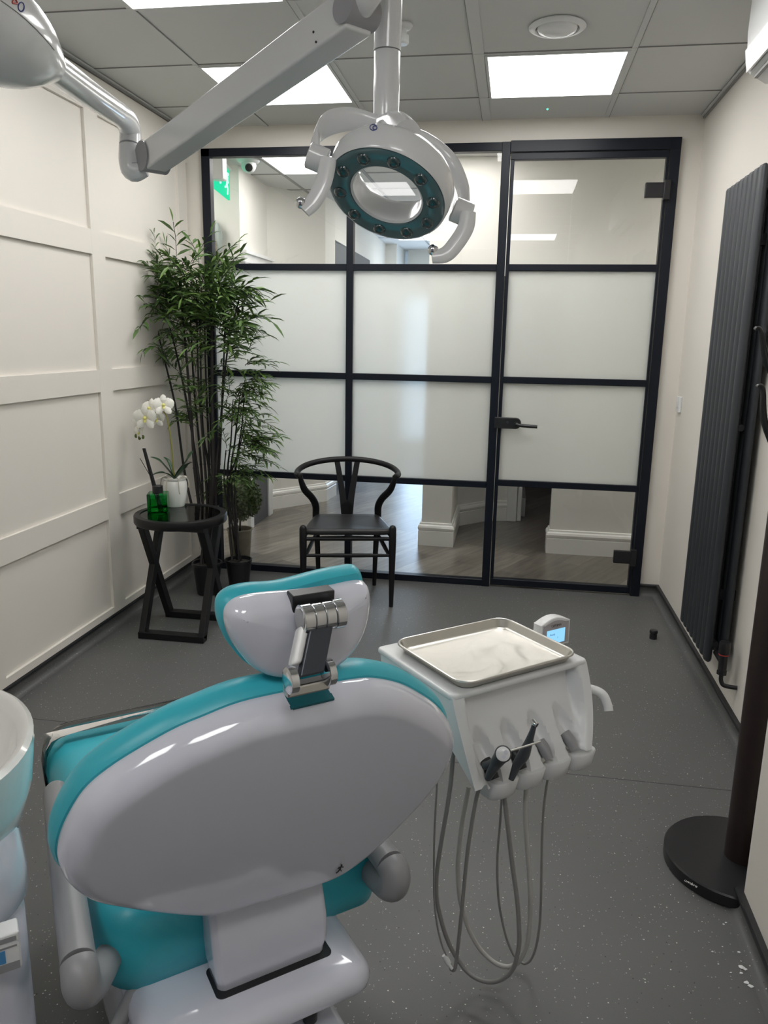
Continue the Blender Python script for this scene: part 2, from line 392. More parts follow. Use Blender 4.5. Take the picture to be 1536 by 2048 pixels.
# ceiling grid and edge trim
b = nb()
for x in (-1.468, -0.856, 0.417): box(b, (x-0.012, YB, ZC-0.004), (x+0.012, YF, ZC))
box(b, (-0.240, YB, ZC-0.004), (-0.193, YF, ZC))
yy = 4.215
while yy > YB: box(b, (XL, yy-0.012, ZC-0.0036), (XR, yy+0.012, ZC)); yy -= 0.607
obj('trim_2', b, TBAR, smooth=False, bevel=0.001, seg=1, **ST)
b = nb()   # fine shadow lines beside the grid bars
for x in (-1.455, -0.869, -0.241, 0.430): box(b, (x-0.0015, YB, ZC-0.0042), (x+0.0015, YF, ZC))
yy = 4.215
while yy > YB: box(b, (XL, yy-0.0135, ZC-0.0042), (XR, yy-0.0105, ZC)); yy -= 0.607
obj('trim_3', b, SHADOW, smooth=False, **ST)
b = nb()
for x0, x1 in ((XL, XL+0.022), (XR-0.022, XR)): box(b, (x0, YB, ZC-0.012), (x1, YF, ZC-0.0045))
obj('trim_4', b, TBAR, smooth=False, **ST)
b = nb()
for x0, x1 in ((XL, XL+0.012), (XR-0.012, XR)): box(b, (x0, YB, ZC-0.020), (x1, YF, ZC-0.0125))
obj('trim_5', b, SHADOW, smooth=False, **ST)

def ceiling_light(x0, y0, label, m, zc=ZC, sx=0.595, sy=0.595, group='recessed ceiling light panels'):
    t = thing('ceiling_light', label, 'ceiling light', (x0+sx/2, y0+sy/2, zc-0.006), group=group)
    bm = nb(); fr = 0.012
    for a, c in (((x0, y0), (x0+sx, y0+fr)), ((x0, y0+sy-fr), (x0+sx, y0+sy)), ((x0, y0+fr), (x0+fr, y0+sy-fr)), ((x0+sx-fr, y0+fr), (x0+sx, y0+sy-fr))):
        box(bm, (a[0], a[1], zc-0.008), (c[0], c[1], zc-0.0002))
    obj('frame', bm, TBAR, t, smooth=False)
    bm = nb(); box(bm, (x0+fr, y0+fr, zc-0.006), (x0+sx-fr, y0+sy-fr, zc-0.0002)); obj('diffuser', bm, m, t, smooth=False)
ceiling_light(-1.464, 3.615, 'square lit ceiling panel behind the lamp arm, left of the pole', PANELM)
ceiling_light(-0.190, 3.615, 'square lit ceiling panel right of the lamp pole, below the round vent', PANELM)
ceiling_light(-1.464, 2.400, 'lit ceiling panel cut off by the top edge, above the blue-grey tile', PANELM)
ceiling_light(-0.190, 2.400, 'lit ceiling panel overhead nearer than the round vent', PANELM)
ceiling_light(-1.464, -0.605, 'lit ceiling panel far behind on the panelled wall side', PANELM)
ceiling_light(-0.190, -0.605, 'lit ceiling panel far behind on the radiator side', PANELM)

# =====================================================================
# GLAZED SCREEN AND DOOR
# =====================================================================
Y0, Y1 = 4.585, 4.640
sc1 = thing('window_1', None, None, (-0.97, 4.61, 0), kind='structure')
M1, M2a, M2b = -0.970, -0.126, -0.080
ZR = (0.632, 1.252, 1.876)
b = nb()
box(b, (FX0, Y0, 0), (FX0+0.052, Y1, FZ1)); box(b, (FX0, Y0, FZ1-0.045), (M2b, Y1, FZ1)); box(b, (FX0, Y0, 0), (M2b, Y1, 0.040))
box(b, (M1-0.02, Y0, 0.04), (M1+0.02, Y1, FZ1-0.045)); box(b, (M2a, Y0-0.006, 0), (M2b, Y1, FZ1))
for z in ZR: box(b, (FX0+0.05, Y0+0.003, z-0.0185), (M2a, Y1-0.003, z+0.0185))
obj('window_frame', b, BLACK, sc1, smooth=False, bevel=0.002, seg=1)
b = nb(); box(b, (M2b, Y0-0.004, FZ1-0.052), (FX1, Y1, FZ1+0.006)); box(b, (0.757, Y0-0.004, 0), (FX1, Y1, FZ1-0.05)); obj('door_frame', b, BLACK, sc1, smooth=False, bevel=0.002, seg=1)
zs = [0.04, *ZR, FZ1-0.045]
for ci, (xa, xb) in enumerate(((FX0+0.05, M1-0.02), (M1+0.02, M2a))):
    for ri in range(4):
        b = nb(); box(b, (xa, 4.607, zs[ri]), (xb, 4.615, zs[ri+1]))
        fr = ri in (1, 2)
        obj('frosted_pane' if fr else 'clear_pane', b, FROST if fr else GLASSM, sc1, smooth=False)
dr = thing('door_1', None, None, (0.757, 4.60, 0), kind='structure')
DX0, DX1 = M2b+0.004, 0.752
b = nb(); D0, D1 = 4.588, 4.632
box(b, (DX0, D0, 0.012), (DX1, D1, 0.052)); box(b, (DX0, D0, 2.440), (DX1, D1, 2.474))
box(b, (DX0, D0, 0.05), (DX0+0.020, D1, 2.44)); box(b, (DX1-0.012, D0, 0.05), (DX1, D1, 2.44))
ZD = (0.648, 1.254, 1.877)
for z in ZD: box(b, (DX0, D0+0.002, z-0.0185), (DX1, D1-0.002, z+0.0185))
obj('door_leaf', b, BLACK, dr, smooth=False, bevel=0.002, seg=1)
zs = [0.05, *ZD, 2.44]
for ri in range(4):
    fr = ri in (1, 2); b = nb(); box(b, (DX0+0.018, 4.606, zs[ri]), (DX1-0.01, 4.614, zs[ri+1]))
    obj('frosted_pane' if fr else 'clear_pane', b, FROST if fr else GLASSM, dr, smooth=False)
zh = ay((1020, 846), 4.58).z
b = nb(); slab(b, rrect(-0.095, 0.058, zh-0.032, zh+0.032, [0.03, 0.004, 0.004, 0.03]), lambda x, y, dd: V((x, 4.588-dd, y)), [(0, 0), (0, 0.024), (0.003, 0.027)])
hn = obj('door_handle', b, BLKP, dr)
b = nb(); cyl(b, (0.028, 4.56, zh), (0.028, 4.515, zh), 0.011); tube(b, [(0.028, 4.517, zh), (0.06, 4.512, zh-0.006), (0.15, 4.512, zh-0.010)], 0.010, 12, 5); obj('lever', b, BLKP, hn)
b = nb(); cyl(b, (-0.02, 4.562, zh+0.004), (-0.02, 4.557, zh+0.004), 0.007); obj('key_cylinder', b, DKMET, hn)
for zz in (ay((1310, 381), 4.58).z, ay((1243, 1113), 4.58).z):
    b = nb(); box(b, (0.640, 4.560, zz-0.038), (0.765, 4.588, zz+0.038)); box(b, (0.735, 4.553, zz-0.050), (0.768, 4.590, zz+0.050))
    obj('hinge', b, BLKP, dr, bevel=0.004)

# =====================================================================
# HALLWAY BEHIND THE GLASS
# =====================================================================
b = nb(); box(b, (-4.2, YF-0.004, -0.06), (2.6, 12.5, -0.0005)); obj('floor_hall', b, WOOD, smooth=False, **ST)
b = nb(); box(b, (-4.2, YF+0.001, ZC), (2.6, 12.5, ZC+0.08)); obj('ceiling_hall', b, CEIL, smooth=False, **ST)
def wallpath(name, pts, z0=0, z1=ZC, th=0.1, m=WALLW):
    """pts run with the hall on the left-hand side"""
    bm = nb()
    for a, c in zip(pts, pts[1:]):
        a, c = V((*a, 0)), V((*c, 0)); t = (c-a).normalized(); nn = V((t.y, -t.x, 0))*th
        hexa(bm, [p+V((0, 0, z)) for z in (z0, z1) for p in (a, c, c+nn, a+nn)])
    return obj(name, bm, m, smooth=False, **ST)
SK = [(0, 0), (0.022, 0), (0.022, 0.108), (0.017, 0.113), (0.023, 0.120), (0.026, 0.135), (0.021, 0.150), (0.012, 0.157), (0.010, 0.168), (0, 0.172)]
def skirt(name, pts):
    bm = nb(); n = len(pts); rings = []
    for i in range(n):
        ds = []
        if i > 0: ds.append((V(pts[i])-V(pts[i-1])).normalized())
        if i < n-1: ds.append((V(pts[i+1])-V(pts[i])).normalized())
        ns = [V((-q.y, q.x)) for q in ds]; m = ns[0] if len(ns) == 1 else (ns[0]+ns[1]).normalized()
        if len(ns) == 2: m = m/max(0.3, m.dot(ns[0]))
        rings.append([V((pts[i][0]+m.x*a, pts[i][1]+m.y*a, z)) for a, z in SK])
    loft(bm, rings); return obj(name, bm, SKIRTM, smooth=False, **ST)
# left side, walking away from the glass the hall is on the right -> reversed paths (far to near)
LW = [(-1.62, 10.3), (-1.62, 8.9), (-1.62, 7.15)]
wallpath('wall_hall_left', [(-1.70, 10.3), (-1.66, 8.95)])
wallpath('wall_hall_left_near', [(-1.64, 7.12), (-1.66, 6.83), (-2.03, 6.36), (-1.99, 5.6), (-2.7, 5.6), (-4.2, 5.6)])
wallpath('wall_hall_left_lintel', [(-1.66, 8.95), (-1.64, 7.12)], 2.33, ZC)
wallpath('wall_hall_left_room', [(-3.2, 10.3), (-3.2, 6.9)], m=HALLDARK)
skirt('baseboard_hall_left', [(-1.64, 7.12), (-1.66, 6.83), (-2.03, 6.36), (-2.022, 6.20)])
b = nb(); box(b, (-1.80, 7.12, 0), (-1.66, 8.95, 2.33)); obj('doorway_dark_fill', b, HALLDARK, smooth=False, **ST)  # dark block fills the open doorway, its shade put into the colour
# door in the side wall on the left
arch = nb()
for y0, y1, z0, z1 in ((6.10, 6.20, 0, 2.0), (5.63, 5.71, 0, 2.0), (5.61, 6.27, 2.0, 2.075)): box(arch, (-2.03, y0, z0), (-1.962, y1, z1))
box(arch, (-2.03, 5.605, 2.06), (-1.945, 6.29, 2.085))
dl = obj('door_2', arch, WHITE, smooth=False, bevel=0.004, **ST)
b = nb(); box(b, (-2.01, 5.71, 0), (-1.975, 6.10, 2.0)); obj('door_leaf', b, HALLDARK, dl, smooth=False)
b = nb(); cyl(b, (-1.975, 5.78, 1.0), (-1.93, 5.78, 1.0), 0.009); cyl(b, (-1.935, 5.78, 1.0), (-1.935, 5.90, 1.0), 0.009); obj('door_handle', b, CHROME, dl)
# far end with daylight
wallpath('wall_hall_end', [(-0.50, 10.3), (-0.35, 10.3), (-0.35, 6.4)])
wallpath('wall_hall_end_top', [(-1.50, 10.9), (-0.3, 10.9)][::-1], 2.10, ZC)
b = nb(); box(b, (-1.72, 10.22, 0), (-1.55, 11.0, ZC)); obj('wall_hall_pilaster', b, WALLW, smooth=False, **ST)
wd = thing('window_2', None, None, (-0.9, 10.5, 0), kind='structure')
b = nb(); box(b, (-1.50, 10.86, 0.08), (-0.40, 10.88, 2.05)); obj('glazing', b, DAYL, wd, smooth=False)
b = nb(); box(b, (-1.55, 10.84, 0), (-0.35, 10.90, 0.09)); box(b, (-1.55, 10.84, 2.03), (-0.35, 10.90, 2.10)); box(b, (-0.97, 10.84, 0.08), (-0.93, 10.9, 2.04)); obj('window_frame', b, WHITE, wd, smooth=False)
# middle pier, recess and right-hand block
MID = [(-0.606, 10.3), (-0.606, 5.478), (-0.391, 5.470), (-0.393, 6.137), (-0.171, 6.373), (0.000, 6.41)]
b = nb(); pr = [(-0.606, 10.3), (-0.606, 5.478), (-0.391, 5.470), (-0.393, 6.137), (-0.171, 6.373), (0.10, 6.43), (0.10, 6.60), (-0.25, 6.60), (-0.25, 10.3)]
loft(b, [[V((x, y, z)) for x, y in pr] for z in (0, ZC)]); obj('wall_hall_middle', b, WALLW, smooth=False, **ST)
skirt('baseboard_hall_middle', [(x, y) for x, y in MID][::-1])
b = nb(); box(b, (0.0, 6.385, 0), (0.085, 6.43, 2.05)); box(b, (0.085, 6.41, 0), (0.125, 6.50, 2.05)); obj('trim_6', b, WHITE, smooth=False, bevel=0.006, **ST)
b = nb(); box(b, (0.10, 6.60, 0.0), (0.16, 7.6, 0.16)); obj('baseboard_hall_room', b, WHITE, smooth=False, bevel=0.004, **ST)
b = nb(); box(b, (0.315, 5.467, 0), (2.4, 5.60, ZC)); obj('wall_hall_right', b, WALLW, smooth=False, **ST)
skirt('baseboard_hall_right', [(1.8, 5.467), (0.315, 5.467), (0.315, 5.60)])
b = nb(); box(b, (-0.391, 5.475, 1.90), (0.315, 6.5, ZC-0.001)); obj('wall_hall_lintel', b, WALLW, smooth=False, **ST)
b = nb(); box(b, (-0.25, 9.6, 0), (2.6, 9.7, ZC)); obj('wall_hall_room_back', b, WALLW, smooth=False, **ST)
b = nb(); box(b, (2.5, 4.7, 0), (2.6, 9.6, ZC)); obj('wall_hall_room_side', b, WALLW, smooth=False, **ST)
b = nb(); box(b, (-4.3, 4.6, 0), (-4.2, 12.5, ZC)); obj('wall_hall_outer', b, WALLW, smooth=False, **ST)
b = nb(); box(b, (0.92+0.12, YF, 0), (2.6, YF+0.08, ZC)); box(b, (-4.2, YF, 0), (XL-0.12, YF+0.08, ZC)); obj('wall_hall_front', b, WALLW, smooth=False, **ST)
b = nb(); box(b, (-4.2, 12.4, 0), (2.6, 12.5, ZC)); obj('wall_hall_far', b, WALLW, smooth=False, **ST)
t = thing('cabinet', 'reddish brown low cabinet seen through the dark doorway beyond the glass door', 'cabinet', (0.6, 9.0, 0))
b = nb(); box(b, (0.17, 8.7, 0.14), (1.2, 9.3, 0.95)); obj('body', b, REDW, t, smooth=False, bevel=0.004)
b = nb(); box(b, (0.20, 8.78, 0.0), (1.17, 9.28, 0.14)); obj('plinth', b, BLKP, t, smooth=False)
b = nb(); box(b, (0.16, 8.68, 0.95), (1.21, 9.31, 0.98)); obj('top', b, REDW, t, smooth=False)
# hall ceiling grid + lights
b = nb()
for x in (-1.765, -1.145, -0.53): box(b, (x-0.012, YF+0.02, ZC-0.004), (x+0.012, 10.3, ZC))
for y in (5.30, 5.92, 6.53, 7.14, 7.75, 8.36, 8.97, 9.58): box(b, (-3, y-0.012, ZC-0.0036), (0, y+0.012, ZC))
obj('trim_7', b, SHADOW, smooth=False, **ST)
hg = 'lit ceiling panels of the hallway'
ceiling_light(-1.752, 5.312, 'lit hallway ceiling panel behind the left handle of the lamp', HPANELM, group=hg)
ceiling_light(-1.13, 9.20, 'small far hallway ceiling panel beside the right handle tip', HPANELM, group=hg)
ceiling_light(-1.13, 7.15, 'hallway ceiling panel midway down, hidden by the lamp ring', HPANELM, group=hg)
ceiling_light(-0.75, 4.70, 'added unseen hallway light panel just past the glass, above the wishbone chair side', HPANELM, group=hg)  # out-of-view panel added to brighten the middle of the hall
ceiling_light(1.75, 4.72, 'added unseen hallway light panel at the right end past the glass', HPANELM, group=hg)  # unseen panel added to light the right part of the hall
ceiling_light(-3.0, 4.80, 'added unseen hallway light panel at the left end past the glass', HPANELM, group=hg)  # unseen panel added to light the left part of the hall
# dome camera
dc = az((497, 318), ZC)
t = thing('dome_camera', 'white dome security camera on the hallway ceiling, seen through top left pane', 'camera', (dc.x, dc.y, ZC))
b = nb(); lathe(b, [(0.075, 0), (0.078, -0.012), (0.066, -0.024), (0.052, -0.026)], (dc.x, dc.y, ZC-0.0005)); obj('base', b, WHITE, t)
b = nb(); sphere(b, V((dc.x, dc.y, ZC-0.040)), 0.052); obj('dome', b, WHITE, t)
b = nb(); q = V((dc.x, dc.y, ZC-0.040)); vv = V((0.30, -0.80, -0.42)).normalized(); cyl(b, q+vv*0.035, q+vv*0.058, 0.025); obj('lens', b, BLKP, t)
# exit sign
ex = thing('exit_sign', 'green running man exit sign hanging past the top left pane', 'sign', (-1.92, 5.2, 2.4))
b = nb(); box(b, (-1.985, 4.98, 2.44), (-1.875, 5.06, 2.649)); obj('housing', b, WHITE, ex, smooth=False, bevel=0.006)
A = ay((420, 352), 5.05); B_ = ay((457, 352), 5.5)
p0 = V((-1.960, 5.03, 0)); p1 = V((B_.x, 5.5, 0)); tx = (p1-p0).normalized(); ny = V((tx.y, -tx.x, 0))
cen = (p0+p1)/2; cen.z = 2.525-0.03
b = nb(); obox(b, cen, tx, ny, V((0, 0, 1)), (p1-p0).length, 0.012, 0.19); pn = obj('panel', b, EXITG, ex, smooth=False)
b = nb(); obox(b, cen+V((0, 0, 0.104)), tx, ny, V((0, 0, 1)), (p1-p0).length+0.02, 0.04, 0.02); obj('rail', b, WHITE, ex, smooth=False)
b = nb(); f = cen+ny*0.0075; ZZ = V((0, 0, 1))
sphere(b, f+tx*0.155+ZZ*0.058, 0.014, 8)
for a, c, r in (((0.150, 0.040), (0.135, -0.005), 0.011), ((0.135, -0.005), (0.165, -0.035), 0.007), ((0.165, -0.035), (0.150, -0.070), 0.007), ((0.135, -0.005), (0.105, -0.030), 0.007), ((0.105, -0.030), (0.075, -0.035), 0.007), ((0.150, 0.035), (0.185, 0.010), 0.006), ((0.148, 0.035), (0.110, 0.030), 0.006),
                ((0.02, 0.0), (-0.10, 0.0), 0.009), ((-0.10, 0.0), (-0.06, 0.035), 0.009), ((-0.10, 0.0), (-0.06, -0.035), 0.009)):
    cyl(b, f+tx*a[0]+ZZ*a[1], f+tx*c[0]+ZZ*c[1], r, n=8)
obj('pictogram', b, EXITW, pn)
# wall art of overlapping metal leaves
wa = thing('wall_art', 'wall sculpture of overlapping taupe, sage and slate metal leaf shapes in the hallway', 'wall art', (-2.17, 5.58, 2.1))
def leafdisc(cx, cz, rx, rz, y, m, rot=0, name='leaf_plate'):
    bm = nb(); pts = []
    for i in range(28):
        a = 2*math.pi*i/28; x, z = rx*math.cos(a), rz*math.sin(a)*(1 if math.sin(a) > 0 else 1.15); x *= (1-0.25*max(0, -math.sin(a)))
        pts.append((cx+x*math.cos(rot)-z*math.sin(rot), cz+x*math.sin(rot)+z*math.cos(rot)))
    slab(bm, pts, lambda a_, b_, dd: V((a_, y-dd, b_)), [(0, 0), (0, 0.004)], 0, 0.006); obj(name, bm, m, wa)
leafdisc(-2.196, 2.175, 0.060, 0.135, 5.55, TAUPE, 0.05); leafdisc(-2.125, 2.165, 0.027, 0.092, 5.535, SAGE, 0.08)
leafdisc(-2.165, 1.97, 0.052, 0.13, 5.565, SLATE, 0.28); leafdisc(-2.245, 1.93, 0.06, 0.09, 5.54, SLATE, -0.1); leafdisc(-2.055, 1.93, 0.022, 0.06, 5.56, SLATE)
b = nb(); tube(b, [(-2.16, 5.575, 2.16), (-2.12, 5.575, 2.16)], 0.005, 8); obj('bracket', b, SLATE, wa)
for q_ in ((-2.225, 5.55, 2.2), (-2.165, 5.565, 1.97), (-2.055, 5.56, 1.93), (-2.125, 5.535, 2.16)):
    b = nb(); tube(b, [(q_[0], 5.598, q_[2]), q_], 0.006, 8); obj('bracket', b, SLATE, wa)
if 0: tube(b, [(-2.225, 5.592, 2.2), (-2.225, 5.55, 2.2)], 0.006, 8); tube(b, [(-2.165, 5.592, 1.97), (-2.165, 5.565, 1.97)], 0.006, 8); tube(b, [(-2.055, 5.598, 1.93), (-2.055, 5.56, 1.93)], 0.006, 8); tube(b, [(-2.125, 5.598, 2.16), (-2.125, 5.535, 2.16)], 0.006, 8)
# topiary ball in a galvanised pot behind the glass
tp = thing('topiary_plant', 'round clipped topiary ball in a weathered metal pot behind the glass', 'plant', (-1.775, 4.86, 0))
c = V((-1.775, 4.86, 0))
b = nb(); lathe(b, [(0.062, 0), (0.066, 0.004), (0.082, 0.19), (0.088, 0.196), (0.088, 0.204), (0.080, 0.204), (0.076, 0.175), (0.01, 0.172)], c, cap0=True); pt = obj('pot', b, GALV, tp)
b = nb(); tube(b, [c+V((0, 0, 0.17)), c+V((0.006, 0, 0.27))], 0.007, 8); obj('stem', b, STEM, tp)
b = nb(); rnd = random.Random(3); cc = c+V((0.005, 0, 0.415))
sphere(b, cc, 0.115, 14, (1, 1, 1.08))
for i in range(2300):
    z = rnd.uniform(-1, 1); a = rnd.uniform(0, 2*math.pi); s = math.sqrt(1-z*z); dv = V((s*math.cos(a), s*math.sin(a), z*1.08)); p = cc+dv*rnd.uniform(0.112, 0.148)
    u = V((rnd.gauss(0, 1), rnd.gauss(0, 1), rnd.gauss(0, 1))).normalized(); q = dv.cross(u).normalized()*0.007; u2 = (dv*0.5+u*0.7).normalized()*0.016
    vs = [b.verts.new(x) for x in (p-u2, p+q, p+u2, p-q)]; b.faces.new(vs)
obj('foliage', b, TOPI, tp)

# =====================================================================
# CEILING FITTINGS
# =====================================================================
vc = az((1115, 51), ZC)
t = thing('ceiling_vent', 'round white air vent on the ceiling above the right light panel', 'vent', (vc.x, vc.y, ZC))
b = nb(); lathe(b, [(0.088, 0), (0.104, -0.001), (0.108, -0.006), (0.100, -0.012), (0.084, -0.015), (0.080, -0.010), (0.079, 0)], (vc.x, vc.y, ZC-0.0005), n=48); obj('rim', b, WHITE, t)
b = nb(); lathe(b, [(0.02, -0.002), (0.074, -0.004), (0.076, -0.010), (0.070, -0.020), (0.045, -0.028), (0.002, -0.030)], (vc.x, vc.y, ZC), n=48); obj('disc', b, WHITE, t)
b = nb(); lathe(b, [(0.079, -0.0025), (0.001, -0.0025)], (vc.x, vc.y, ZC), n=40, cap0=False); obj('throat', b, SHADOW, t)
sp = az((806, 48), ZC)
t = thing('smoke_detector', 'small white detector hanging from ceiling just right of the lamp pole', 'detector', (sp.x, sp.y, ZC))
b = nb(); lathe(b, [(0.036, 0), (0.038, -0.006), (0.030, -0.016), (0.022, -0.020)], (sp.x, sp.y, ZC-0.0005)); obj('base', b, WHITE, t)
b = nb(); lathe(b, [(0.015, -0.018), (0.015, -0.038), (0.024, -0.040), (0.024, -0.066), (0.018, -0.072), (0.001, -0.072)], (sp.x, sp.y, ZC)); obj('sensor', b, WHITE, t)
lc = az((1095, 216), ZC)
t = thing('indicator_light', 'tiny green indicator light in the ceiling tile beyond the right panel', 'indicator light', (lc.x, lc.y, ZC))
b = nb(); lathe(b, [(0.010, 0), (0.010, -0.003), (0.005, -0.004)], (lc.x, lc.y, ZC-0.0005), n=16); obj('bezel', b, WHITE, t)
b = nb(); sphere(b, V((lc.x, lc.y, ZC-0.005)), 0.0045, 10); obj('lens', b, LEDG, t)

# =====================================================================
# RIGHT WALL: air conditioner, switch, radiator
# =====================================================================
t = thing('air_conditioner', 'white wall air conditioner cut off by the top right corner', 'air conditioner', (0.92, 2.6, 2.36))
prof = [(0.918, 2.34), (0.79, 2.34), (0.735, 2.372), (0.722, 2.42), (0.716, 2.50), (0.718, 2.60), (0.74, 2.636), (0.918, 2.64)]
b = nb(); loft(b, [[V((x, y, z)) for x, z in prof] for y in (2.20, 3.05)]); obj('casing', b, WHITE, t, bevel=0.006)
b = nb(); pf = [(0.728, 2.372), (0.713, 2.440), (0.7105, 2.440), (0.7215, 2.372)]; loft(b, [[V((x, y, z)) for x, z in pf] for y in (2.215, 3.03)]); obj('louvre', b, WHITE, t, smooth=False)
b = nb(); box(b, (0.745, 2.23, 2.351), (0.757, 3.02, 2.3605)); box(b, (0.80, 2.23, 2.3385), (0.83, 2.98, 2.342)); obj('slot', b, SHADOW, t, smooth=False)
t = thing('wall_switch', 'small white switch plate on the right wall near the door corner', 'switch', (0.92, 4.52, 1.15))
b = nb(); box(b, (0.905, 4.478, 1.105), (0.920, 4.562, 1.192)); obj('plate', b, WHITE, t, bevel=0.004)
b = nb(); box(b, (0.9, 4.505, 1.13), (0.9045, 4.535, 1.165)); obj('rocker', b, WHITE, t, bevel=0.002)

rd = thing('radiator', 'tall vertical anthracite column radiator on the right wall', 'radiator', (0.86, 3.31, 0.235))
ry0, pitch, nt_ = 3.085, 0.0625, 8
def rtube(bm, x, y, z0, z1, rx=0.016, ryy=0.0285):
    rings = []
    for f, z in ((0.35, z0), (0.8, z0+0.004), (1, z0+0.012), (1, z1-0.012), (0.8, z1-0.004), (0.35, z1)):
        rings.append([V((x+math.cos(a)*rx*f, y+math.sin(a)*ryy*(0.6+0.4*f), z)) for a in [2*math.pi*i/16 for i in range(16)]])
    loft(bm, rings)
for row, x in (('front', 0.828), ('rear', 0.886)):
    for i in range(nt_):
        b = nb(); rtube(b, x, ry0+i*pitch, 0.235, 2.095); obj('column_tube', b, ANTH, rd)
for z in (0.30, 1.17, 2.03): b = nb(); cyl(b, (0.857, ry0+0.01, z), (0.857, ry0+7*pitch, z), 0.013, n=14); obj('header', b, ANTH, rd)
for z in (0.5, 1.85):
    for yy in (0.04, 0.36): b = nb(); box(b, (0.86, ry0+yy, z-0.02), (0.9195, ry0+yy+0.04, z+0.02)); obj('wall_bracket', b, ANTH, rd, smooth=False)
# thermostatic valve
vx, vy = 0.862, 2.985
va = obj('valve', cyl(nb(), (vx, vy, 0.232), (vx, vy, 0.305), 0.016), BLKP, rd)
b = nb(); lathe(b, [(0.018, 0.305), (0.021, 0.312), (0.021, 0.350), (0.019, 0.356), (0.001, 0.356)], (vx, vy, 0)); obj('valve_cap', b, BLKP, va)
b = nb(); cyl(b, (vx, vy, 0.302), (vx, vy, 0.306), 0.0195); obj('red_ring', b, REDP, va)
b = nb(); cyl(b, (vx, vy, 0.265), (0.857, ry0-0.01, 0.275), 0.011); cyl(b, (vx, vy, 0.222), (vx, vy, 0.236), 0.019, n=8); obj('union', b, BLKP, va)
b = nb(); tube(b, [(vx, vy, 0.225), (vx, vy, 0.20), (vx+0.006, vy-0.006, 0.183), (vx+0.02, vy-0.012, 0.178), (0.919, vy-0.02, 0.178)], 0.0085, 10, 4); obj('pipe', b, BLKP, va)

# =====================================================================
# COAT STAND
# =====================================================================
t = thing('coat_stand', 'dark wooden pillar coat stand on a black round base by the radiator', 'coat stand', (0.70, 2.105, 0))
b = nb(); lathe(b, [(0.188, 0), (0.194, 0.003), (0.194, 0.034), (0.190, 0.038), (0.02, 0.038)], (0.705, 2.105, 0), n=64); obj('base', b, BLKP, t)
pc = V((0.722, 2.105, 0))
b = nb(); lathe(b, [(0.047, 0.038), (0.047, 1.66), (0.044, 1.665), (0.001, 1.665)], pc, n=32); pl_ = obj('pillar', b, BRN, t)
for tip, dz in ((ay((1513, 656), 2.105), 0.16), (ay((1517, 771), 2.105), 0.17)):
    b = nb(); root = V((pc.x-0.045, 2.105, tip.z-dz))
    tube(b, [root, (root+tip)/2+V((-0.008, 0, -0.004)), tip+V((0.012, 0, -0.01)), tip, tip+V((-0.004, 0, -0.004))], [0.010, 0.009, 0.006, 0.0045, 0.003], 10, 4, flat=[0.008]*17); obj('hook', b, BLKP, t)
for ang, z in ((60, 1.30), (-60, 1.45), (30, 1.5), (-20, 1.3)):
    b = nb(); d_ = V((math.cos(R(ang)), math.sin(R(ang)), 0)); r0 = pc+d_*0.045+V((0, 0, z-0.1)); tube(b, [r0, r0+d_*0.06+V((0, 0, 0.09)), r0+d_*0.09+V((0, 0, 0.15))], 0.009, 10, 4); obj('hook', b, BLKP, t)
lp = az((1382, 1767), 0.0385); lq = az((1393, 1773), 0.0385); tx = (lq-lp).normalized()
text('logo', 'umbra', 0.0145, basis(V((tx.x, tx.y, 0)).normalized(), V((-tx.y, tx.x, 0)).normalized(), V((0, 0, 1)), lp), SILV, t)

# door stop
q = az((1306, 1277), 0)
t = thing('door_stop', 'small black cylindrical door stop fixed on the vinyl floor', 'door stop', (q.x, q.y, 0))
b = nb(); lathe(b, [(0.018, 0), (0.0185, 0.004), (0.0185, 0.024), (0.0155, 0.026), (0.0155, 0.030), (0.019, 0.032), (0.019, 0.044), (0.017, 0.047), (0.001, 0.047)], q, n=24); obj('post', b, BLKP, t)
b = nb(); lathe(b, [(0.0195, 0.031), (0.0200, 0.034), (0.0200, 0.041), (0.0195, 0.043)], q, n=24); obj('rubber_ring', b, CAP, t)
# crumbs near the right skirting
b = nb(); rnd = random.Random(5)
for px, py, s in ((1478, 1904, 5), (1482, 1934, 10), (1490, 1938, 8), (1483, 1946, 5), (1462, 1945, 4), (1494, 1965, 9), (1502, 1972, 9), (1437, 1928, 3), (1425, 1903, 4), (1447, 1848, 4), (1452, 1845, 4)):
    p = az((px, py), 0.0012); k = 5; a0 = rnd.uniform(0, 6)
    loft(b, [[p+V((math.cos(a0+2*math.pi*i/k)*s*0.0009*rnd.uniform(0.5, 1.2), math.sin(a0+2*math.pi*i/k)*s*0.0006*rnd.uniform(0.5, 1.2), zz)) for i in range(k)] for zz in (-0.001, 0.0006)])
obj('plaster_crumbs', b, WHITE, smooth=False, label='scattered white crumbs on the floor by the right skirting', cat='crumbs', kind='stuff')

# =====================================================================
# SIDE TABLE with diffuser and orchid
# =====================================================================
tc_ = V((-1.60, 3.545, 0)); ZT = 0.611
t = thing('side_table', 'round black side table with glass inset and crossed legs', 'table', tc_)
b = nb(); lathe(b, [(0.194, ZT-0.005), (0.196, ZT), (0.222, ZT), (0.226, ZT-0.006), (0.226, ZT-0.036), (0.222, ZT-0.042), (0.19, ZT-0.042), (0.19, ZT-0.012), (0.194, ZT-0.012)], tc_, n=64, cap0=False, cap1=False); obj('rim', b, BLKW, t)
b = nb(); lathe(b, [(0.001, ZT-0.0115), (0.1935, ZT-0.0115), (0.1935, ZT-0.004), (0.001, ZT-0.004)], tc_, n=64); obj('glass_top', b, GLASST, t)
fx, fy = 0.155, 0.165
def beam(bm, a, c, wdt, th, side):
    a, c = V(a), V(c); z = (c-a).normalized(); x = (side - z*side.dot(z)).normalized(); y = z.cross(x)
    obox(bm, (a+c)/2, x, y, z, th, wdt, (c-a).length)
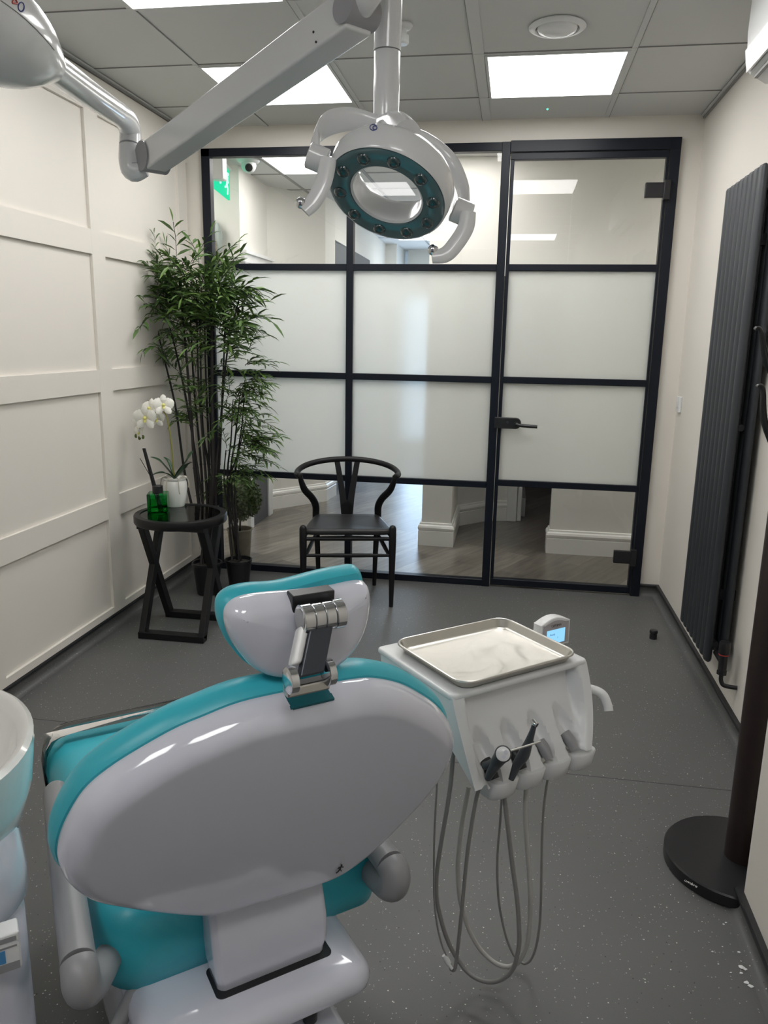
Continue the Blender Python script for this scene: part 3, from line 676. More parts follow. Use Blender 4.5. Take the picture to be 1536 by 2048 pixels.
for s in (-1, 1):
    x = tc_.x+s*fx; sv = V((1, 0, 0))
    b = nb(); beam(b, (x, tc_.y-fy+0.01, 0.015), (x, tc_.y+0.115, ZT-0.03), 0.045, 0.032, sv); obj('leg', b, BLKW, t, smooth=False, bevel=0.003)
    b = nb(); beam(b, (x, tc_.y+fy-0.01, 0.015), (x, tc_.y-0.115, ZT-0.03), 0.045, 0.0318, sv); obj('leg', b, BLKW, t, smooth=False, bevel=0.003)
for s in (-1, 1):
    b = nb(); y = tc_.y+s*(fy-0.01); box(b, (tc_.x-fx-0.016, y-0.025, 0), (tc_.x+fx+0.016, y+0.025, 0.034)); obj('foot_rail', b, BLKW, t, smooth=False, bevel=0.003)
    b = nb(); y = tc_.y+s*0.115; box(b, (tc_.x-fx-0.016, y-0.022, ZT-0.062), (tc_.x+fx+0.016, y+0.022, ZT-0.036)); obj('top_rail', b, BLKW, t, smooth=False, bevel=0.003)
# diffuser
dz = ZT-0.004
q = az((312, 1026), dz); q = V((q.x, q.y, dz))
t = thing('reed_diffuser', 'green glass reed diffuser bottle with black reeds on the side table', 'diffuser', q, R(18))
ca, sa = math.cos(R(18)), math.sin(R(18)); DX, DY = V((ca, sa, 0)), V((-sa, ca, 0)); DZ = V((0, 0, 1)); qc = q+V((0, 0.03, 0))
b = nb(); slab(b, rrect(-0.049, 0.049, -0.049, 0.049, 0.008, 3), lambda x, y, d_: qc+DX*x+DY*y+DZ*d_, round_layers(0.098, 0.004, 2)); obj('bottle', b, GREEN, t)
b = nb(); slab(b, rrect(-0.043, 0.043, -0.043, 0.043, 0.006, 3), lambda x, y, d_: qc+DX*x+DY*y+DZ*d_, [(0, 0.010), (0, 0.075)]); obj('oil', b, GREEN, t)
b = nb(); lathe(b, [(0.026, 0.098), (0.026, 0.132), (0.024, 0.134), (0.008, 0.134)], qc, n=32); obj('collar', b, BLKP, t)
b = nb()
for i in range(6):
    a = i*1.1; base = qc+V((0.012+0.01*math.cos(a), 0.01*math.sin(a), 0.012)); top = qc+V((-0.062+0.006*math.cos(a), 0.006*math.sin(a), 0.318)); cyl(b, base, top, 0.0028, n=6)
obj('reeds', b, BLKP, t)
b = nb(); cyl(b, qc+V((-0.002, 0, 0.12)), qc+V((-0.086, 0, 0.268)), 0.0018, n=6); obj('loose_reed', b, BLKP, t)
# orchid
q = az((352, 1012), dz); q = V((q.x, q.y, dz+0.0006))
t = thing('potted_orchid', 'white orchid in a white ceramic pot on the side table', 'orchid', q)
b = nb(); lathe(b, [(0.041, 0), (0.045, 0.003), (0.058, 0.06), (0.062, 0.10), (0.060, 0.125), (0.055, 0.138), (0.061, 0.146), (0.061, 0.152), (0.050, 0.152), (0.046, 0.135), (0.003, 0.132)], q, n=40); obj('pot', b, CERAM, t)
yo = q.y
def P(px, py, dy=0): return ay((px, py), yo+dy)
b = nb(); tube(b, [q+V((0, 0, 0.13)), P(346, 935), P(343, 890), P(337, 850), P(331, 828), P(318, 822), P(300, 835), P(282, 852), P(276, 870)], [0.005, 0.0042, 0.004, 0.0038, 0.0035, 0.003, 0.0025, 0.002, 0.002], 8, 5); obj('flower_stem', b, ORCS, t)
def strap(bm, pts, wd, up=V((0, 0, 1))):
    pts = catmull(pts, 6); n = len(pts); rows = []
    for i, p in enumerate(pts):
        f = i/(n-1); T = (pts[min(i+1, n-1)]-pts[max(i-1, 0)]).normalized(); s = T.cross(up); s = s.normalized() if s.length > 1e-3 else V((1, 0, 0))
        w_ = wd*math.sin(math.pi*min(1, (f*0.86+0.14)))**0.6*(1 if f < 0.97 else 0.4); nn = s.cross(T)
        rows.append([p-s*w_+nn*w_*0.35, p-s*w_*0.5+nn*w_*0.1, p, p+s*w_*0.5+nn*w_*0.1, p+s*w_+nn*w_*0.35])
    for a, c in zip(rows, rows[1:]):
        va_ = [bm.verts.new(x) for x in a]; vb = [bm.verts.new(x) for x in c]
        for i in range(4): bm.faces.new((va_[i], va_[i+1], vb[i+1], vb[i]))
base = q+V((0, 0, 0.14))
for pts, wd in (([base, P(335, 940, -0.02), P(318, 922, -0.04), P(300, 914, -0.05)], 0.024), ([base, P(365, 935, -0.01), P(378, 915, 0.0), P(386, 901, 0.02)], 0.019), ([base, P(365, 942, -0.03), P(375, 930, -0.05), P(386, 924, -0.06)], 0.017),
                ([base, P(330, 947, -0.05), P(312, 948, -0.07), P(300, 955, -0.08)], 0.018), ([base, P(338, 925, 0.03), P(327, 914, 0.05)], 0.010)):
    b = nb(); strap(b, pts, wd); obj('leaf', b, ORCL, t)
b = nb()
for k in range(7):
    a = k*0.9; p0_ = q+V((0.03*math.cos(a), 0.03*math.sin(a), 0.145)); tube(b, [p0_, q+V((0.062*math.cos(a)*1, 0.062*math.sin(a), 0.152)), q+V((0.075*math.cos(a), 0.075*math.sin(a), 0.13-0.008*k)), q+V((0.078*math.cos(a), 0.07*math.sin(a), 0.10-0.010*(k % 4)))], 0.0022, 6, 4)
obj('aerial_roots', b, ROOTS, t)
def petal(bm, c, d, s, nrm, wd=0.6):
    d = d.normalized(); nrm = (nrm-d*nrm.dot(d)).normalized(); x = d.cross(nrm); rows = []
    for f, w_ in ((0.02, 0.12), (0.25, 0.7), (0.5, 1), (0.75, 0.85), (0.93, 0.45), (1, 0.1)):
        rows.append([c+d*s*f+x*s*wd*w_*u*0.5-nrm*s*(0.12*u*u*w_)+nrm*s*0.12*math.sin(f*3) for u in (-1, -0.5, 0, 0.5, 1)])
    for a, e in zip(rows, rows[1:]):
        va_ = [bm.verts.new(z) for z in a]; vb = [bm.verts.new(z) for z in e]
        for i in range(4): bm.faces.new((va_[i], va_[i+1], vb[i+1], vb[i]))
rnd = random.Random(2)
for (px, py, dy, s, fa) in ((291, 836, -0.05, 0.064, V((0.1, -1, -0.05))), (300, 818, 0.0, 0.056, V((-0.35, -0.9, 0.45))), (327, 811, 0.0, 0.056, V((0.4, -0.9, 0.25))), (279, 850, 0.02, 0.052, V((-0.5, -0.9, 0.0))), (312, 838, 0.03, 0.046, V((0.6, -0.8, 0.0))), (278, 866, 0.0, 0.030, V((-0.2, -0.9, 0.0)))):
    c_ = P(px, py, dy); fa = fa.normalized(); x = fa.cross(V((0, 0, 1))).normalized(); z = x.cross(fa)
    b = nb()
    for ang, wd in ((90, 0.7), (20, 1.15), (160, 1.15), (-50, 0.7), (-130, 0.7)):
        petal(b, c_, x*math.cos(R(ang))+z*math.sin(R(ang))+fa*0.15, s, fa, wd)
    fl = obj('flower', b, PETAL, t, sub=1)
    b = nb(); sphere(b, c_+fa*s*0.15, s*0.16, 8); petal(b, c_+fa*s*0.1, -z+fa*0.6, s*0.4, fa, 0.6); obj('flower_centre', b, PETC, fl)
b = nb()
for px, py in ((272, 872), (279, 876), (286, 874)): sphere(b, P(px, py), 0.010, 8, (0.8, 0.8, 1.1))
obj('buds', b, mat('bud_green', (0.12, 0.16, 0.04), 0.5), t)

# =====================================================================
# BAMBOO PLANTS
# =====================================================================
def spray(la, lb, tw, p0, d0, ln, rnd, nl=11, ls=0.085):
    """arching twig with alternate lance leaves; la/lb leaf bmeshes"""
    d0 = d0.normalized(); pts = [p0]; d_ = d0.copy()
    for i in range(5):
        d_ = (d_+V((0, 0, -0.13))+V((rnd.gauss(0, 0.08), rnd.gauss(0, 0.08), rnd.gauss(0, 0.05)))).normalized(); pts.append(pts[-1]+d_*ln/5)
    tube(tw, pts, 0.0016, 5)
    cv = catmull(pts, 5); m = len(cv)
    for k in range(nl):
        i = int((0.15+0.85*k/(nl-1))*(m-1)); p = cv[i]; T = (cv[min(i+1, m-1)]-cv[max(i-1, 0)]).normalized()
        sd = T.cross(V((0, 0, 1))); sd = (sd if sd.length > 0.05 else V((1, 0, 0))).normalized()*(1 if k % 2 else -1)
        if k == nl-1: sd *= 0.1
        dl_ = (T*0.75+sd*0.75+V((rnd.gauss(0, 0.15), rnd.gauss(0, 0.15), rnd.gauss(0.05, 0.18)))).normalized()
        L = ls*rnd.uniform(0.75, 1.25); W = L*0.088
        nn = dl_.cross(V((rnd.gauss(0, 0.4), rnd.gauss(0, 0.4), 1))).normalized(); up_ = nn.cross(dl_)
        bm = lb if rnd.random() < 0.34 else la
        q1 = p+dl_*L*0.35-V((0, 0, L*0.02)); q2 = p+dl_*L*0.7-V((0, 0, L*0.08)); q3 = p+dl_*L-V((0, 0, L*0.2))
        v = [bm.verts.new(x) for x in (p, q1+nn*W+up_*W*0.4, q1, q1-nn*W+up_*W*0.4, q2+nn*W*0.8+up_*W*0.3, q2, q2-nn*W*0.8+up_*W*0.3, q3)]
        for f in ((0, 2, 1), (0, 3, 2), (1, 2, 5, 4), (2, 3, 6, 5), (4, 5, 7), (5, 6, 7)): bm.faces.new([v[j] for j in f])
def bamboo(label, potc, potr, poth, stems, sprays, seed):
    rnd = random.Random(seed)
    t = thing('bamboo_plant', label, 'plant', potc, group=None)
    b = nb(); lathe(b, [(potr*0.72, 0), (potr*0.75, 0.004), (potr, poth*0.93), (potr*1.07, poth*0.94), (potr*1.07, poth), (potr*0.96, poth), (potr*0.93, poth*0.9), (0.002, poth*0.9)], potc, n=36); obj('pot', b, BLKP, t)
    b = nb(); lathe(b, [(potr*0.92, poth*0.9), (potr*0.5, poth*0.93), (0.002, poth*0.94)], potc, n=20, cap0=False); obj('soil', b, SOIL, t)
    for pts, r0 in stems:
        b = nb(); base = potc+V((rnd.uniform(-0.5, 0.5)*potr, rnd.uniform(-0.5, 0.5)*potr, poth*0.88))
        P_ = [base]+pts; n = len(P_); r0 *= 1.22; tube(b, P_, [r0*(1-0.6*i/(n-1)) for i in range(n)], 8, 6)
        cv = catmull(P_, 6)
        for i in range(3, len(cv)-1, 4): 
            T = (cv[i+1]-cv[i]).normalized(); cyl(b, cv[i]-T*0.004, cv[i]+T*0.004, r0*1.18*(1-0.6*i/len(cv)), n=8)
        obj('stem', b, STEM, t)
    la, lb, tw = nb(), nb(), nb()
    for p, d_, ln, nl, ls in sprays(rnd): spray(la, lb, tw, p, d_, ln, rnd, nl, ls)
    for bm in (la, lb, tw):
        for v in bm.verts: v.co.x = max(v.co.x, -1.945); v.co.y = min(v.co.y, 4.57)
    obj('leaves', la, LEAFA, t, smooth=False); obj('light_leaves', lb, LEAFB, t, smooth=False, label='paler yellow-green leaves'); obj('twigs', tw, STEM, t)
YP = 4.22
def W(px, py, y=YP): return ay((px, py), y)
st1 = [([W(372, 960, 4.20), W(352, 820, 4.20), W(328, 715, 4.18), W(300, 600, 4.15)], 0.0075), ([W(398, 960, 4.15), W(378, 830, 4.2), W(355, 715, 4.2), W(330, 620, 4.2)], 0.008),
       ([W(392, 960, 4.1), W(382, 830, 4.12), W(370, 680, 4.15), W(358, 560, 4.2)], 0.010), ([W(404, 960, 4.25), W(387, 760, 4.25), W(380, 600, 4.3)], 0.008),
       ([W(412, 960, 4.15), W(397, 760, 4.2), W(393, 560, 4.2)], 0.008), ([W(418, 960, 4.25), W(412, 760, 4.25), W(408, 600, 4.3)], 0.008),
       ([W(426, 960, 4.1), W(424, 760, 4.15), W(424, 560, 4.2)], 0.013), ([W(436, 960, 4.25), W(446, 760, 4.3), W(452, 600, 4.3)], 0.008), ([W(432, 960, 4.15), W(440, 860, 4.2), W(455, 700, 4.2), W(478, 600, 4.25)], 0.008), ([W(420, 960, 4.2), W(405, 850, 4.2), W(400, 640, 4.3)], 0.009)]
def sp1(rnd):
    out = []
    # crown
    for (x0, x1, y0, y1, n, sx) in ((290, 350, 550, 640, 26, -0.8), (320, 420, 530, 610, 48, -0.25), (340, 450, 590, 690, 84, 0.0), (420, 475, 575, 670, 40, 0.6), (395, 440, 550, 590, 14, 0.3), (320, 345, 690, 715, 5, -0.6), (335, 360, 730, 760, 4, -0.7), (430, 470, 640, 710, 14, 0.5),
                                    (365, 430, 740, 860, 18, -0.4), (400, 450, 700, 760, 8, 0.3)):
        for i in range(n):
            y = rnd.uniform(4.02, 4.40); p = W(rnd.uniform(x0, x1), rnd.uniform(y0, y1), y)
            p.x = max(p.x, -1.93); dx = sx+rnd.gauss(0, 0.6)
            if p.x < -1.80: dx = max(dx, -0.25)
            d_ = V((dx, rnd.gauss(-0.15, 0.45), rnd.uniform(0.0, 0.9)))
            ln = rnd.uniform(0.12, 0.20); 
            if p.y+d_.normalized().y*ln > 4.50: d_.y = -abs(d_.y)
            out.append((p, d_, ln, 9, 0.092))
    # wispy tips
    for (px, py, dx, dz_) in ((330, 520, -0.7, 0.9), (300, 545, -0.6, 0.7), (352, 520, 0.1, 1), (385, 530, 0.35, 1), (440, 560, 0.5, 1.3), (470, 620, 1, 0.7), (465, 590, 1, 0.5), (480, 640, 1, 0.35), (430, 540, 0.5, 1.2)):
        out.append((W(px, py, 4.15), V((dx, -0.2, dz_)), 0.20, 8, 0.098))
    return out
bamboo('tall artificial bamboo with black canes in the left corner behind the side table', V((-1.70, 4.10, 0)), 0.082, 0.19, st1, sp1, 11)
st2 = [([W(462, 960, 4.30), W(470, 880, 4.30), W(480, 790, 4.3)], 0.007), ([W(470, 960, 4.25), W(484, 850, 4.28), W(490, 760, 4.3)], 0.006), ([W(455, 960, 4.33), W(462, 880, 4.3), W(466, 800, 4.3)], 0.006), ([W(458, 980, 4.22), W(478, 900, 4.22), W(492, 840, 4.22)], 0.005), ([W(450, 980, 4.2), W(452, 900, 4.2)], 0.006)]
def sp2(rnd):
    out = []
    for (x0, x1, y0, y1, n, sx) in ((470, 500, 720, 800, 22, 0.9), (455, 490, 790, 850, 22, 0.5), (470, 515, 840, 900, 26, 1.0), (450, 500, 890, 960, 24, 0.8), (440, 480, 770, 860, 12, -0.2), (440, 470, 940, 1010, 8, 0.0)):
        for i in range(n):
            y = rnd.uniform(4.14, 4.38); p = W(rnd.uniform(x0, x1), rnd.uniform(y0, y1), y)
            d_ = V((sx*1.2+rnd.gauss(0, 0.4), rnd.gauss(-0.3, 0.35), rnd.uniform(0.0, 0.8))); out.append((p, d_, rnd.uniform(0.10, 0.16), 10, 0.066))
    for (px, py, dx, dz_) in ((490, 710, 0.7, 1.2), (495, 730, 1, 0.6), (500, 840, 1, 0.8), (510, 870, 1, 0.4), (505, 920, 1, 0.3), (492, 760, 1, 0.3)):
        out.append((W(px, py, 4.2), V((dx, -0.2, dz_)), 0.17, 11, 0.066))
    return out
bamboo('lower artificial bamboo with feathery fronds, right of the tall one', V((-1.545, 4.20, 0)), 0.075, 0.19, st2, sp2, 12)

# =====================================================================
# WISHBONE CHAIR
# =====================================================================
ch_o = V((-0.895, 4.225, 0)); an = R(13); CX, CY = V((math.cos(an), math.sin(an), 0)), V((-math.sin(an), math.cos(an), 0))
def cl(x, y, z): return ch_o+CX*x+CY*y+V((0, 0, z))
t = thing('wishbone_chair', 'black wooden armchair with Y-shaped back, in front of the glass screen', 'chair', ch_o, an)
for s in (-1, 1):
    b = nb(); tube(b, [cl(s*0.245, -0.19, 0), cl(s*0.246, -0.19, 0.12), cl(s*0.246, -0.19, 0.38), cl(s*0.246, -0.19, 0.455), cl(s*0.246, -0.19, 0.468), cl(s*0.246, -0.19, 0.473)], [0.012, 0.015, 0.021, 0.020, 0.014, 0.003], 16); obj('leg', b, BLKW, t)
    b = nb(); tube(b, [cl(s*0.17, 0.20, 0), cl(s*0.175, 0.20, 0.22), cl(s*0.185, 0.19, 0.42), cl(s*0.185, 0.17, 0.50), cl(s*0.205, 0.12, 0.56), cl(s*0.245, 0.06, 0.62), cl(s*0.265, 0.03, 0.68), cl(s*0.268, 0.025, 0.712)],
                      [0.012, 0.016, 0.020, 0.021, 0.021, 0.020, 0.015, 0.012], 12, 5); obj('leg', b, BLKW, t)
seat = [(-0.235, -0.205), (0.235, -0.205), (0.215, 0.0), (0.175, 0.185), (-0.175, 0.185), (-0.215, 0.0)]
sp_ = [(p.x, p.y) for p in catmull([V((x, y, 0)) for x, y in ((-0.225, -0.20), (0, -0.205), (0.225, -0.20), (0.232, -0.1), (0.21, 0.05), (0.17, 0.185), (0, 0.19), (-0.17, 0.185), (-0.21, 0.05), (-0.232, -0.1))], 5, True)]
b = nb(); slab(b, sp_, lambda x, y, d_: cl(x, y, 0.418+d_), round_layers(0.034, 0.015, 4), 0, -0.012); obj('seat', b, LEATH, t)
b = nb(); tube(b, [cl(-0.24, -0.19, 0.395), cl(0.24, -0.19, 0.395)], 0.0115, 10); tube(b, [cl(-0.18, 0.19, 0.395), cl(0.18, 0.19, 0.395)], 0.0115, 10)
for s in (-1, 1): tube(b, [cl(s*0.245, -0.19, 0.405), cl(s*0.18, 0.19, 0.405)], 0.0115, 10)
obj('seat_rail', b, BLKW, t)
for (a, c_) in ((cl(-0.245, -0.19, 0.30), cl(0.245, -0.19, 0.30)), (cl(-0.175, 0.20, 0.30), cl(0.175, 0.20, 0.30))):
    b = nb(); tube(b, [a, (a+c_)/2, c_], [0.009, 0.012, 0.009], 10, 4); obj('stretcher', b, BLKW, t)
for s in (-1, 1):
    b = nb(); a, c_ = cl(s*0.245, -0.19, 0.275), cl(s*0.177, 0.20, 0.34); tube(b, [a, (a+c_)/2, c_], [0.010, 0.022, 0.010], 10, 4, flat=[0.008]*9, up=(0, 0, 1)); obj('stretcher', b, BLKW, t)
arc = []
for i in range(13):
    a = R(-22+224*i/12); arc.append(cl(0.288*math.cos(a), 0.02+0.215*math.sin(a), 0.722+0.052*max(0, math.sin(a))))
b = nb(); tube(b, [arc[0]+(arc[0]-arc[1])*0.12]+arc+[arc[-1]+(arc[-1]-arc[-2])*0.12], [0.006, 0.016]+[0.0165]*11+[0.016, 0.006], 12, 4); obj('top_rail', b, BLKW, t)
# Y splat: a V panel split in its upper part
b = nb()
def yp(x, z): return cl(x, 0.185+0.045*(z-0.45)/0.3, z)
out_l = [(-0.034, 0.445), (-0.044, 0.55), (-0.062, 0.68), (-0.078, 0.772)]; in_l = [(-0.002, 0.445), (-0.002, 0.515), (-0.014, 0.60), (-0.046, 0.772)]
for s in (-1, 1):
    rings = []
    for (xo, zo), (xi, zi) in zip(out_l, in_l):
        o_, i_ = yp(-s*xo*1.0, zo), yp(-s*xi, zi); rings.append([o_+CY*0.006, i_+CY*0.006, i_-CY*0.006, o_-CY*0.006])
    loft(b, rings)
rings = [[yp(x, z)+CY*o for x, o in ((-w_, 0.006), (w_, 0.006), (w_, -0.006), (-w_, -0.006))] for w_, z in ((0.034, 0.43), (0.036, 0.50), (0.005, 0.53))]
loft(b, rings); obj('back_splat', b, BLKW, t, smooth=False)

# =====================================================================
# DENTAL CHAIR
# =====================================================================
ca_, sa_ = math.cos(R(39)), math.sin(R(39)); CT, CW, UPZ = V((ca_, sa_, 0)), V((-sa_, ca_, 0)), V((0, 0, 1))
DO = az((618, 1395), 0.95)
DOf = V((DO.x, DO.y, 0))
def dl2(x, w_, z): return DOf+CT*x+CW*w_+UPZ*z
dch = thing('dental_chair', 'teal and glossy white dental chair seen from behind its backrest', 'dental chair', dl2(-0.04, 0.45, 0), R(39))
rr = R(20); TU = V((sa_*math.sin(rr), -ca_*math.sin(rr), math.cos(rr))); TN = CT.cross(TU)
if TN.dot(CW) > 0: TN = -TN          # TN points back, towards the camera
def sh(x, u, d_): return DO+CT*x+TU*u+TN*d_
SHELL = [(0.029, 0.014), (-0.041, 0.016), (-0.108, 0.015), (-0.163, 0.002), (-0.198, -0.008), (-0.242, -0.029), (-0.287, -0.056), (-0.319, -0.087), (-0.341, -0.133), (-0.353, -0.178), (-0.354, -0.215), (-0.343, -0.253), (-0.317, -0.296), (-0.274, -0.336), (-0.228, -0.374), (-0.172, -0.415), (-0.125, -0.440), (-0.038, -0.452), (0.05, -0.460), (0.11, -0.457), (0.155, -0.435), (0.195, -0.400), (0.235, -0.350), (0.270, -0.300), (0.296, -0.240), (0.301, -0.179), (0.284, -0.133), (0.247, -0.087), (0.191, -0.039), (0.151, -0.013), (0.107, 0.006), (0.07, 0.012)]
SC = [(p.x, p.y) for p in catmull([V((x, y, 0)) for x, y in SHELL], 4, True)]
b = nb(); L = [(0.004, -0.012), (0, -0.006), (0.0, 0.0)]+[(0.036*(1-math.cos(R(a))), 0.044*math.sin(R(a))) for a in (12, 24, 36, 48, 60, 72, 82, 90)]
slab(b, SC, sh, L, 0.0, 0.006, 8); bs = obj('backrest_shell', b, GLOSS, dch)
def cut(o, bm):
    me = bpy.data.meshes.new('cut'); bm.transform(pmat(o.parent).inverted()); bmesh.ops.recalc_face_normals(bm, faces=bm.faces); bm.to_mesh(me); bm.free()
    c = bpy.data.objects.new('cut', me); C.objects.link(c); c.parent = o.parent
    md = o.modifiers.new('cut', 'BOOLEAN'); md.operation = 'DIFFERENCE'; md.object = c; md.solver = 'EXACT'
    dg = bpy.context.evaluated_depsgraph_get(); dg.update(); nm = bpy.data.meshes.new_from_object(o.evaluated_get(dg))
    o.modifiers.clear(); old = o.data; o.data = nm; bpy.data.objects.remove(c)
    for p in nm.polygons: p.use_smooth = True
    nm.set_sharp_from_angle(angle=R(42))
b = nb(); slab(b, [(-0.041, 0.06), (0.030, 0.06), (0.030, 0.015), (0.024, 0.008), (-0.036, 0.008), (-0.041, 0.015)], sh, [(0, -0.03), (0, 0.09)], 0, 0, 1); cut(bs, b)
b = nb(); slab(b, SC, sh, [(0.035, -0.066), (0.016, -0.063), (0.002, -0.056), (-0.006, -0.045), (-0.0085, -0.032), (-0.007, -0.018), (-0.002, -0.009), (0.01, -0.0062)], 0.0, 0.0, 8); obj('backrest_cushion', b, TEAL, dch)
# recess at the top centre of the shell for the headrest link
n0 = sh(-0.006, 0.02, 0)
b = nb(); slab(b, [(-0.0405, 0.0125), (0.0295, 0.0125), (0.0295, 0.0085), (-0.0405, 0.0085)], sh, [(0, -0.012), (0, 0.024)], 0, 0, 1); obj('slot_shade_strip', b, TEALD, bs, smooth=False)  # added strip over the notch ledge, shade put into its colour
# walking-figure mark on the shell
mk = apl((680, 1738), TN, DO+TN*0.0475); b = nb()
def mp_(x, y): return mk+CT*x+TU*y*1.3
sphere(b, mp_(0.0015, 0.0075), 0.0016, 8)
for a, c_ in (((0.001, 0.005), (0, 0)), ((0, 0), (0.004, -0.006)), ((0, 0), (-0.002, -0.004)), ((-0.002, -0.004), (-0.006, -0.007)), ((0.001, 0.004), (0.006, 0.002)), ((0.001, 0.004), (-0.005, 0.003))): cyl(b, mp_(*a), mp_(*c_), 0.0011, n=6)
obj('figure_mark', b, INK, bs)
# headrest
rr2 = R(6); HU = V((sa_*math.sin(rr2), -ca_*math.sin(rr2), math.cos(rr2))); HN = CT.cross(HU)
if HN.dot(CW) > 0: HN = -HN
HO = DO+CW*0.03
def hd(x, u, d_): return HO+CT*x+HU*u+HN*d_
HS = [(-0.121, 0.157), (-0.105, 0.170), (-0.076, 0.173), (-0.03, 0.170), (0.034, 0.167), (0.075, 0.169), (0.094, 0.167), (0.103, 0.155), (0.106, 0.132), (0.102, 0.100), (0.091, 0.071), (0.073, 0.048), (0.045, 0.032), (0.01, 0.028), (-0.03, 0.032), (-0.059, 0.042), (-0.082, 0.059), (-0.099, 0.082), (-0.112, 0.105), (-0.122, 0.134)]
HC = [(p.x, p.y) for p in catmull([V((x, y, 0)) for x, y in HS], 4, True)]
b = nb(); slab(b, HC, hd, [(0.003, -0.01), (0, 0), (0.002, 0.012), (0.006, 0.020), (0.011, 0.026), (0.018, 0.031), (0.025, 0.033)], 0, 0.004, 6); obj('headrest_shell', b, GLOSS, dch)
HC2 = [(p.x, p.y) for p in catmull([V((x-0.001, y+(0.002 if y > 0.12 else 0.0)+(0.010 if (0.03 < x < 0.10 and y > 0.14) else 0), 0)) for x, y in HS], 4, True)]
b = nb(); slab(b, HC2, hd, [(0.028, -0.050), (0.012, -0.047), (0.001, -0.039), (-0.003, -0.027), (-0.002, -0.014), (0.004, -0.006)], 0, 0, 6); obj('headrest_cushion', b, TEAL, dch)
# hinge: chrome barrels and dark link
def hp(px, py, dd): return apl((px, py), HN, HO+HN*dd)
ta = hp(605, 1243, 0.06); tb = hp(682, 1222, 0.06)
ta.z = tb.z = (ta.z+tb.z)/2
cu = (ta+tb)/2; half = 0.031
bars = []
b = nb(); x0 = cu-CT*half
for a_, c_, r_ in ((-0.0335, -0.0175, 0.0210), (-0.0165, -0.0010, 0.0200), (-0.0002, 0.0150, 0.0200), (0.0160, 0.0310, 0.0210)):
    A_, B2 = cu+CT*a_, cu+CT*c_; tube(b, [A_, A_+CT*0.001, B2-CT*0.001, B2], [r_-0.0015, r_, r_, r_-0.0015], 32)
hj = obj('upper_hinge', b, CHROME, dch)
b = nb(); obox(b, cu+HN*-0.0400+HU*0.000, CT, HU, HN, 0.066, 0.046, 0.024); obj('hinge_slot', b, BLKP, hj, smooth=False, bevel=0.002)
b = nb(); cyl(b, cu-CT*0.0337, cu-CT*0.0345, 0.0165); obj('end_disc', b, STEEL, hj)
lo = apl((620, 1352), TN, DO+TN*0.052)+V((0, 0, 0)); lo = dl2((lo-DOf).dot(CT), (lo-DOf).dot(CW), lo.z)
b = nb()
for a_, c_ in ((-0.034, -0.0215), (0.0225, 0.034)):
    A_, B2 = lo+CT*a_, lo+CT*c_; tube(b, [A_, A_+CT*0.001, B2-CT*0.001, B2], [0.0165, 0.0185, 0.0185, 0.0165], 32)
hj2 = obj('lower_hinge', b, CHROME, dch)
b = nb(); obox(b, lo-UPZ*0.020+CW*0.012, CT, CW, UPZ, 0.064, 0.020, 0.016); obj('hinge_foot', b, STEEL, hj2, smooth=False, bevel=0.003)
b = nb(); lv = (cu-lo).normalized(); ln_ = (cu-lo).length; ny_ = CT.cross(lv)
obox(b, (cu+lo)/2-lv*0.004+CT*0.0, CT, ny_, lv, 0.036, 0.020, ln_-0.010); obj('link_bar', b, DKMET, hj2, smooth=False, bevel=0.002)
b = nb(); obox(b, (cu+lo)/2+lv*0.002-CT*0.024+CW*0.006, CT, ny_, lv, 0.016, 0.026, ln_*0.66); obj('link_cover', b, WHITE, hj2, bevel=0.006, seg=3)
# seat
b = nb(); SR = rrect(-0.297, 0.270, 0.197, 0.985, [0.07, 0.07, 0.085, 0.065], 8)
slab(b, SR, lambda x, y, d_: dl2(x, y, 0.325+d_+(0.02*max(0, (0.6-y)/0.4) if d_ > 0.05 else 0)), [(0.075, 0), (0.045, 0.006), (0.018, 0.026), (0.003, 0.06), (0, 0.09), (0.004, 0.125), (0.02, 0.155), (0.045, 0.170)], 0, 0.006, 8); obj('seat_cushion', b, TEAL, dch)
b = nb(); SR2 = rrect(-0.300, 0.273, 0.885, 0.995, [0.075, 0.075, 0.004, 0.004], 8)
slab(b, SR2, lambda x, y, d_: dl2(x, y, 0.36+d_), [(0.003, 0), (-0.004, 0.04), (-0.006, 0.09), (0.002, 0.128), (0.018, 0.150), (0.04, 0.158)], 0, 0.002, 4); obj('clear_foot_cover', b, GLASSD, dch)
# hinge cover between shell and base
b = nb(); rings = []
for i, (w_, z, hw) in enumerate(((0.185, 0.56, 0.108), (0.150, 0.545, 0.111), (0.118, 0.51, 0.113), (0.100, 0.46, 0.114), (0.096, 0.42, 0.112), (0.100, 0.400, 0.108), (0.104, 0.375, 0.106))):
    xc = -0.010; hw -= 0.005; w_ += 0.034; z -= 0.032 if i > 2 else 0.012*i; k = [(-1, 0.07), (-1, 0.012), (-0.96, 0.003), (-0.88, 0), (0.88, 0), (0.96, 0.003), (1, 0.012), (1, 0.07)]
    rings.append([dl2(xc+a*hw, w_+q_, z) for a, q_ in k])
loft(b, rings); obj('hinge_cover', b, GLOSS, dch, bevel=0.006)
